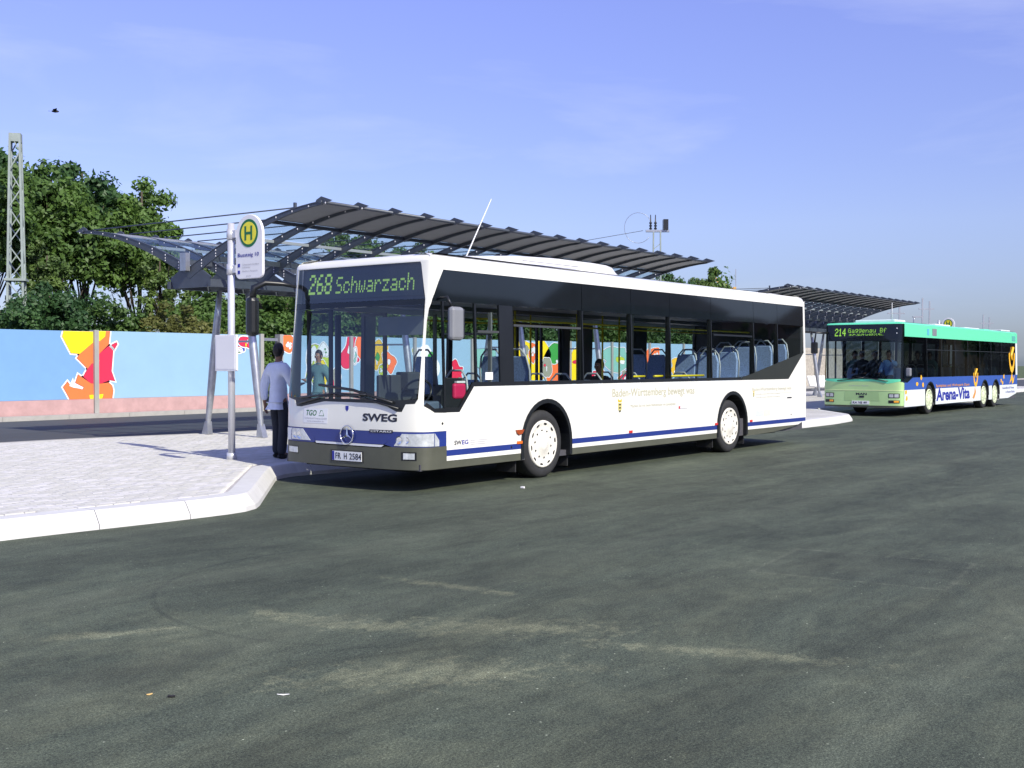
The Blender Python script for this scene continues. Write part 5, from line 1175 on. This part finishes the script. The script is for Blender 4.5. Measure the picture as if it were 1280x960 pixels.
gb_people = [((25.1, 2.75), 'driver of the green bus in a bright blue shirt with one arm raised', shirt3, True), ((25.55, 3.35), 'dark haired passenger beside the driver behind the green bus windscreen', shirt4, False),
             ((25.75, 3.85), 'passenger in dark top in the middle of the green bus windscreen', shirt4, False), ((26.2, 4.25), 'passenger in teal top at the left side of the green bus windscreen', shirt2, False),
             ((27.9, 2.75), 'passenger in dark top at the green bus side window behind the front wheel', shirt4, False), ((29.2, 2.75), 'passenger in teal top at the side window above the green bus advert lettering', shirt2, False)]
for (px_, py_), lb, sm_, up in gb_people:
    person('person', (px_, py_, .72), radians(180), lb, None, sm_, trous, skin, 'sit', up)

# ================================================================ vegetation
def crown_mesh(name, seed, rx, ry, rz, nclump, nleaf, size, m, gap=.55):
    rn = random.Random(seed); mb = MB(); cl_ = []
    while len(cl_) < nclump:
        v = Vector((rn.uniform(-1, 1), rn.uniform(-1, 1), rn.uniform(-1, 1))); d_ = v.length
        if d_ > 1 or d_ < .25: continue
        if d_ < .6 and rn.random() < gap: continue
        k = .8+.35*math.sin(3*math.atan2(v.y, v.x)+seed)*.5+rn.uniform(-.12, .12)
        cl_.append((Vector((v.x*rx*k, v.y*ry*k, v.z*rz*(k if v.z > 0 else .8))), rn.uniform(.5, 1.35)*min(rx, rz)*.19))
    V_ = []; F_ = []
    for c, cr_ in cl_:
        for _ in range(int(nleaf*rn.uniform(.5, 1.4))):
            d_ = Vector((rn.gauss(0, 1), rn.gauss(0, 1), rn.gauss(0, .7))); d_.normalize(); p = c+d_*cr_*rn.random()**.45
            n_ = (d_+Vector((rn.gauss(0, .6), rn.gauss(0, .6), rn.gauss(0, .6)+.3))).normalized(); a = n_.orthogonal().normalized(); a = (Matrix.Rotation(rn.uniform(0, 6.28), 3, n_) @ a); b = n_.cross(a); s_ = size*rn.uniform(.6, 1.35)
            k = len(V_); V_ += [tuple(p-a*s_), tuple(p+b*s_*.55), tuple(p+a*s_), tuple(p-b*s_*.55)]; F_ += [(k, k+1, k+2, k+3)]
    me = bpy.data.meshes.new(name); me.from_pydata(V_, [], F_); me.materials.append(m); return me, [c for c, _ in cl_]
def trunk_mesh(seed, h, r, clumps, zc):
    rn = random.Random(seed); mb = MB(); top = h
    pts = [(0, 0, 0)]; x = y = 0
    for i in range(1, 7): x += rn.uniform(-.12, .12); y += rn.uniform(-.12, .12); pts.append((x, y, top*i/6))
    mb.tube(pts, [r*(1-.12*i) for i in range(7)], 8)
    for c in rn.sample(clumps, min(16, len(clumps))):
        e = Vector((c.x, c.y, c.z+zc)); zz = min(top*.95, max(top*.3, e.z*.55)); s_ = Vector(pts[int(zz/top*6)]); mid = (s_+e)/2+Vector((rn.uniform(-.2, .2), rn.uniform(-.2, .2), .25)); mb.tube([s_, mid, e], [r*.30, r*.17, r*.05], 5)
    return mb.mesh('trunk', bark)
protos = []
for i, (rx, rz, ncl, nl, sz, m_, zc, h) in enumerate([(2.3, 2.45, 125, 170, .10, leaf_green, 6.0, 7.8), (2.1, 2.3, 115, 170, .095, leaf_dark, 6.2, 7.9), (1.5, 2.6, 75, 120, .09, leaf_yellow, 5.2, 7.0),
        (2.0, 2.0, 110, 160, .07, leaf_dark, 2.1, 3.4), (2.2, 1.8, 110, 160, .07, leaf_green, 1.9, 3.1), (1.9, 1.6, 90, 150, .065, leaf_brown, 1.8, 2.7), (2.1, 2.7, 90, 240, .105, leaf_yellow, 4.6, 6.4)]):
    cm_, cls = crown_mesh('crown', 100+i, rx, rx*.9, rz, ncl, nl, sz, m_); protos.append((cm_, trunk_mesh(200+i, h, .12 if i < 3 else .08, cls, zc), zc, zc+rz))
def tree(k, x, y, H, label, cat='tree', sx=1.0, grp=None, zb=0):
    cm_, tm_, zc, h0 = protos[k]; s = H/h0
    r = empty('tree' if cat == 'tree' else 'shrub', (x, y, zb), random.uniform(0, 6.28)); r.scale = (s*sx, s*sx, s); tag(r, label, cat, grp)
    link('crown', cm_, r, (0, 0, zc)); link('trunk', tm_, r); return r
G1, G2 = 'trees behind the painted wall', 'shrubs behind the painted wall'
big = [(0, 10.6, 31, 9.9, 'tall green tree at the left edge behind the lattice mast'), (1, 12.6, 34, 10.4, 'dark tall tree just right of the lattice mast'), (0, 14.3, 32, 9.7, 'tall green tree second right of the lattice mast'),
       (1, 16.3, 33, 10.2, 'tall tree with rounded top above the graffiti figure'), (0, 18.2, 32.5, 9.6, 'right hand tall tree of the left group, beside the open sky'), (1, 8.3, 32, 9.0, 'dark tree cut off by the left picture edge'), (2, 17.6, 29.6, 6.6, 'small yellowish tree with sky showing through its thin stems'),
       (2, 20.2, 30.5, 6.7, 'slender yellow green tree left of the shelter roof end'), (2, 12.2, 29.3, 6.2, 'yellow green young tree beside the lattice mast foot'),
       (0, 30.4, 32, 8.4, 'green tree seen through the left glass panes of the near shelter'), (1, 33.2, 33, 8.8, 'dark tree seen through the near shelter roof above the bus front'), (2, 36.2, 32, 8.7, 'loose tree seen through the shelter roof panes behind the bus roof'),
       (6, 69.6, 32.5, 9.6, 'round yellow green tree past the end of the near shelter roof'), (4, 71.4, 33.5, 9.2, 'light green rounded tree just right of the round yellow green tree'), (1, 66.0, 33, 8.9, 'dark tree just right of the far railway mast'), (0, 63.2, 32, 7.6, 'green tree directly behind the far railway mast'), (5, 68.3, 31, 7.6, 'brownish tree left of the round yellow green tree'), (1, 75.5, 34, 8.6, 'dark low tree left of the yellow crane'), (1, 80, 35, 8.0, 'dark tree partly behind the far end of the white bus roof')]
for k, x, y, H, lb in big: tree(k, x, y, H, lb, 'tree', 1.0 if x < 60 else 1.0, G1)
sh_l = ['low dark shrub', 'bushy green shrub', 'brown tinged shrub']
pos_w = ['by the left picture edge', 'behind the lattice mast', 'above the blue wall left of the figure', 'above the graffiti figure', 'above the light blue panel', 'left of the shelter leg', 'behind the stop sign pole', 'behind the shelter legs', 'behind the gate gap', 'behind the standing man']
x = 4.5; i = 0; rn = random.Random(11)
while x < 62:
    H = 4.5 if x < 13 else 4.3 if x < 19 else 5.7 if x < 31 else 5.4
    H *= rn.uniform(.88, 1.1); k = (5 if 14.4 < x < 17 else rn.choice([3, 4, 3, 4] if x < 22 else [3, 4, 3]))
    if i < 10: lb = '%s over the wall %s' % (sh_l[k-3], pos_w[i])
    else: lb = '%s number %d to the right of the gate gap, seen through the bus windows' % (sh_l[k-3], i-9)
    lb = lb if i < 10 else '%s behind the painted wall, %s in the row seen through the bus glass' % (sh_l[k-3], ['first', 'second', 'third', 'fourth', 'fifth', 'sixth', 'seventh', 'eighth', 'ninth', 'tenth', 'eleventh', 'twelfth', 'thirteenth', 'fourteenth', 'fifteenth', 'sixteenth', 'seventeenth', 'eighteenth', 'nineteenth', 'twentieth', 'twenty first', 'twenty second', 'twenty third', 'twenty fourth'][(i-10) % 24])
    tree(k, x, 27.2+rn.uniform(-.8, 1.6), H, lb, 'shrub', 1.15, G2); x += rn.uniform(1.9, 2.5) if x < 40 else rn.uniform(2.6, 3.4); i += 1

# ================================================================ railway masts, crane, bird, bench, litter
def lattice(x, y, h, w0, w1, label, zb=0, arms=True, name='lattice_mast', m=greensteel):
    r = empty(name, (x, y, zb), .9); tag(r, label, 'mast', 'railway masts')
    W_ = lambda z: w0+(w1-w0)*z/h
    for sx in (-1, 1):
        for sy in (-1, 1): MB().bar((sx*w0/2, sy*w0/2, 0), (sx*w1/2, sy*w1/2, h), .07).build('corner_leg', m, r)
    n = int(h/.62)
    for i in range(n):
        z0, z1 = h*i/n, h*(i+1)/n; a, b = W_(z0)/2, W_(z1)/2; s = 1 if i % 2 else -1; mb = MB()
        mb.bar((-a*s, -a, z0), (b*s, -b, z1), .035).bar((a, -a*s, z0), (b, b*s, z1), .035).bar((a*s, a, z0), (-b*s, b, z1), .035).bar((-a, a*s, z0), (-b, -b*s, z1), .035); mb.build('lattice_brace', m, r)
    MB().box(-w1*.62, w1*.62, -w1*.62, w1*.62, h-.28, h).build('mast_cap', m, r)
    if arms: MB().box(-.34, .34, -.34, .34, h*.47, h*.47+.08).build('collar_frame', m, r)
    return r
lattice(9.92, 27, 9.32, .62, .30, 'grey green steel lattice mast standing behind the wall at the far left')
lm = empty('switch_mast', (61.4, 32, 0), -.92); tag(lm, 'railway mast with insulators and wire loop above the near shelter roof end', 'mast', 'railway masts')
MB().bar((-.35, -.1, 0), (-.25, -.1, 11.2), .1).bar((.35, -.1, 0), (.25, -.1, 11.2), .1).build('mast_column', greensteel, lm)
for k in range(20): MB().bar((-.3, -.1, .5*k+.4), (.3, -.1, .5*k+.9), .05).build('lattice_brace', greensteel, lm)
MB().box(-.8, .9, -.15, .15, 11.2, 11.35).build('top_beam', steel, lm); MB().box(.45, .8, -.3, .3, 11.35, 12.1).build('switch_box', black, lm)
for x_ in (-.45, -.1): MB().lathe([(.05, 0), (.12, .1), (.05, .2), (.12, .3), (.05, .4), (.12, .5), (.05, .6), (.03, 1.1)], (x_, 0, 11.35), 'z', 8).build('insulator', black, lm)
MB().tube([(-1.35+1.0*cos(a), 0, 11.5+1.1*sin(a)) for a in [2*pi*i/24*.85+.3 for i in range(25)]], .016, 4).build('wire_loop', steel, lm)
MB().tube([(-1, 0, 11.3), (-9, 3, 10.2), (-20, 5, 9.6)], .018, 4).build('feeder_wire', black, lm)
def ray_pt(px, py, dist):
    d = Fv+Rv*((px-640)/1411.9)-Uv*((py-480)/1411.9); return Vector((-10.287, -9.263, 1.604))+d*dist
def portal(x, y, h, sp, label, w=.16):
    r = empty('catenary_mast', (x, y, 0), -.92); tag(r, label, 'mast', 'railway masts')
    for s in (-1, 1): MB().bar((s*sp/2, 0, 0), (s*sp/2, 0, h*(1 if s < 0 else .96)), w).build('mast_column', steel, r)
    MB().bar((-sp/2-.5, 0, h*.86), (sp/2+.6, 0, h*.86), w*.9).build('cross_arm', steel, r)
    for s in (-1, 1): MB().lathe([(.1, 0), (.2, .3), (.1, .6), (.2, .9), (.05, 1.2)], (s*sp*.3, 0, h*.5), 'z', 6).build('insulator', black, r)
for (px, py, D_, sp, lb) in ((1119.5, 378, 130, .9, 'paired catenary mast over the green bus front corner'), (1157.5, 372, 150, .95, 'paired catenary mast above the middle of the green bus roof'), (1233, 393, 175, .95, 'paired catenary mast above the rear of the green bus')):
    p = ray_pt(px, py, D_); portal(p.x, p.y, p.z, sp, lb)
p = ray_pt(1142, 396, 120); sl = empty('street_lamp', (p.x, p.y, 0), -.92); tag(sl, 'slim street lamp showing above the green bus roof front', 'street lamp')
MB().tube([(0, 0, 0), (0, 0, p.z-.3), (.1, 0, p.z)], .06, 6).build('lamp_pole', steel, sl); MB().box(-.1, .9, -.1, .1, p.z-.05, p.z+.1).build('lamp_head', steel, sl)
p = ray_pt(918, 366, 190); crn = empty('tower_crane', (p.x, p.y, 0), -.92); tag(crn, 'tiny yellow construction crane on the skyline between tree and far shelter', 'crane')
cy_ = mat('crane_yellow', (.62, .36, .10), .6, var=.1)
MB().bar((0, 0, 0), (0, 0, p.z+1), .5).build('crane_mast', cy_, crn)
jb = MB()
jb.bar((.4, 0, p.z-.5), (-3.2, .3, p.z+2.2), .25).bar((.4, 0, p.z+.2), (-3.2, .3, p.z+2.6), .22)
for k in range(6): jb.bar((.4-.6*k, .05*k, p.z-.5+.45*k), (.1-.6*k, .05*k, p.z+.35+.4*k), .12)
jb.build('jib', cy_, crn); MB().box(-.6, .6, -.6, .6, p.z-1.6, p.z-.3).build('crane_cab', cy_, crn); MB().bar((.2, 0, p.z), (.2, 0, p.z+4), .12).build('crane_tip', steel, crn)

bird = empty('bird', (13.16, 30, 11.05), .9); tag(bird, 'small dark bird flying in the upper left sky', 'bird')
vs, fs = ell((0, 0, 0), (.05, .14, .045), 10, 8, lambda v: Vector((v.x*(1-abs(v.y)*.4), v.y, v.z))); bb = MB().add(vs, fs, True); bb.add([(0, .12, 0), (.04, .24, 0), (-.04, .24, 0)], [(0, 1, 2)]); bb.build('body', hair, bird)
for s in (-1, 1): MB().add([(s*.03, -.06, .02), (s*.18, -.08, .09), (s*.30, .05, .0), (s*.16, .07, .05), (s*.03, .07, .02), (s*.17, 0, .06)], [(0, 1, 5), (1, 2, 5), (2, 3, 5), (3, 4, 5), (4, 0, 5)]).build('wing', hair, bird)

bn = empty('platform_bench', (38.6, 10.75, KH), .0); tag(bn, 'row of white perforated seats under the far shelter, beside the green bus front', 'bench')
for k in range(4):
    x_ = k*.55; o = MB().prism([(0, 0), (.40, -.02), (.42, .01), (.05, .06), (-.10, .50), (-.14, .50)], lambda a, b, t: (x_+t, -a+.2, .42+b), 0, .48).build('seat_shell', signw, bn)
MB().box(-.1, 2.2, .0, .06, .30, .36).build('bench_beam', steel, bn)
for x_ in (.3, 1.8): MB().box(x_-.03, x_+.03, 0, .06, 0, .30).build('bench_leg', steel, bn)

def litter(x, y, lx, ly, lz, rz, m, label, nm):
    o = empty(nm, (x, y, 0.001), rz); tag(o, label, 'litter')
    MB().prism([(-lx/2, -ly/2), (0, -ly*.6), (lx/2, -ly/3), (lx*.45, ly/2), (-lx*.2, ly*.6), (-lx/2, ly/3)], lambda a, b, t: (a, b, t+abs(a)*.15), 0, lz).build('scrap', m, o)
litter(-7.01, -4.57, .03, .008, .004, -.3, mat('cigarette_filter', (.62, .42, .16), .8, var=.2), 'yellowish cigarette end on the asphalt in the lower left foreground', 'cigarette_end')
litter(-6.97, -4.69, .035, .012, .008, -.9, hair, 'small black scrap on the asphalt right of the yellowish cigarette end', 'litter_scrap')
litter(-6.62, -5.09, .06, .006, .002, -.9, signw, 'thin white paper strip on the asphalt below the bus front', 'paper_strip')
litter(1.42, -.55, .05, .05, .02, .2, signw, 'small white pebble like scrap on the asphalt under the bus front corner', 'paper_scrap')

# ---------------------------------------------------------------- buildings across the square (seen only as reflections in the glass)
def block(x, y, w_, d_, h, m_, label, floors):
    b = empty('house', (x, y, 0), 0); tag(b, label, 'building')
    MB().box(-w_/2, w_/2, -d_/2, d_/2, 0, h).build('wall', m_, b)
    rf = MB().prism([(-d_/2-.4, h), (d_/2+.4, h), (0, h+3.2)], lambda a, c, t: (t, a, c), -w_/2-.3, w_/2+.3).build('roof', mat('roof_tile', (.10, .045, .03), .8, var=.2), b)
    wm = MB().box(-.6, .6, 0, .06, 0, 1.5).mesh('window', blackgloss); n_ = int(w_/3)
    for f_ in range(floors):
        for k in range(n_): link('window', wm, b, (-w_/2+1.5+k*(w_-3)/max(1, n_-1), d_/2+.01, 1.2+f_*3.0))
    return b
hm = [mat('render_grey', (.14, .13, .12), .9, var=.1), mat('render_brown', (.11, .085, .06), .9, var=.1), mat('render_ochre', (.17, .14, .09), .9, var=.1)]
for i, (x, w_, h, f_, lb) in enumerate([(2, 20, 9, 3, 'grey rendered house across the square, opposite the bus front'), (26, 18, 7.5, 2, 'brown rendered house across the square, second in the row'), (47, 16, 9.5, 3, 'ochre rendered house across the square, third in the row'),
        (68, 18, 8, 2, 'grey house across the square, fourth in the row'), (92, 22, 10, 3, 'brown house across the square, fifth in the row'), (120, 24, 8, 2, 'ochre house across the square, sixth in the row'), (150, 26, 10, 3, 'grey seventh house of the row across the square'), (190, 34, 9, 2, 'long brown hall beyond the seventh house across the square'), (240, 40, 11, 3, 'long ochre hall beyond the brown hall across the square'), (300, 50, 10, 2, 'long grey hall at the far end of the square')]):
    block(x, -52-(i % 2)*4, w_, 11, h, hm[i % 3], lb, f_)
for i, x in enumerate((14, 37, 58, 80, 106, 135, 168, 215, 268)):
    tree(i % 2, x, -46, 9.5, ['leafy tree before the gap after the first house across the square', 'dark tree before the brown second house across the square', 'leafy tree before the ochre third house across the square', 'dark tree before the grey fourth house across the square', 'leafy tree before the brown fifth house across the square', 'dark tree before the ochre sixth house across the square', 'leafy tree between the seventh house and the brown hall', 'dark tree between the brown hall and the ochre hall', 'leafy tree between the ochre hall and the grey hall'][i], 'tree', 1.4, 'trees across the square')
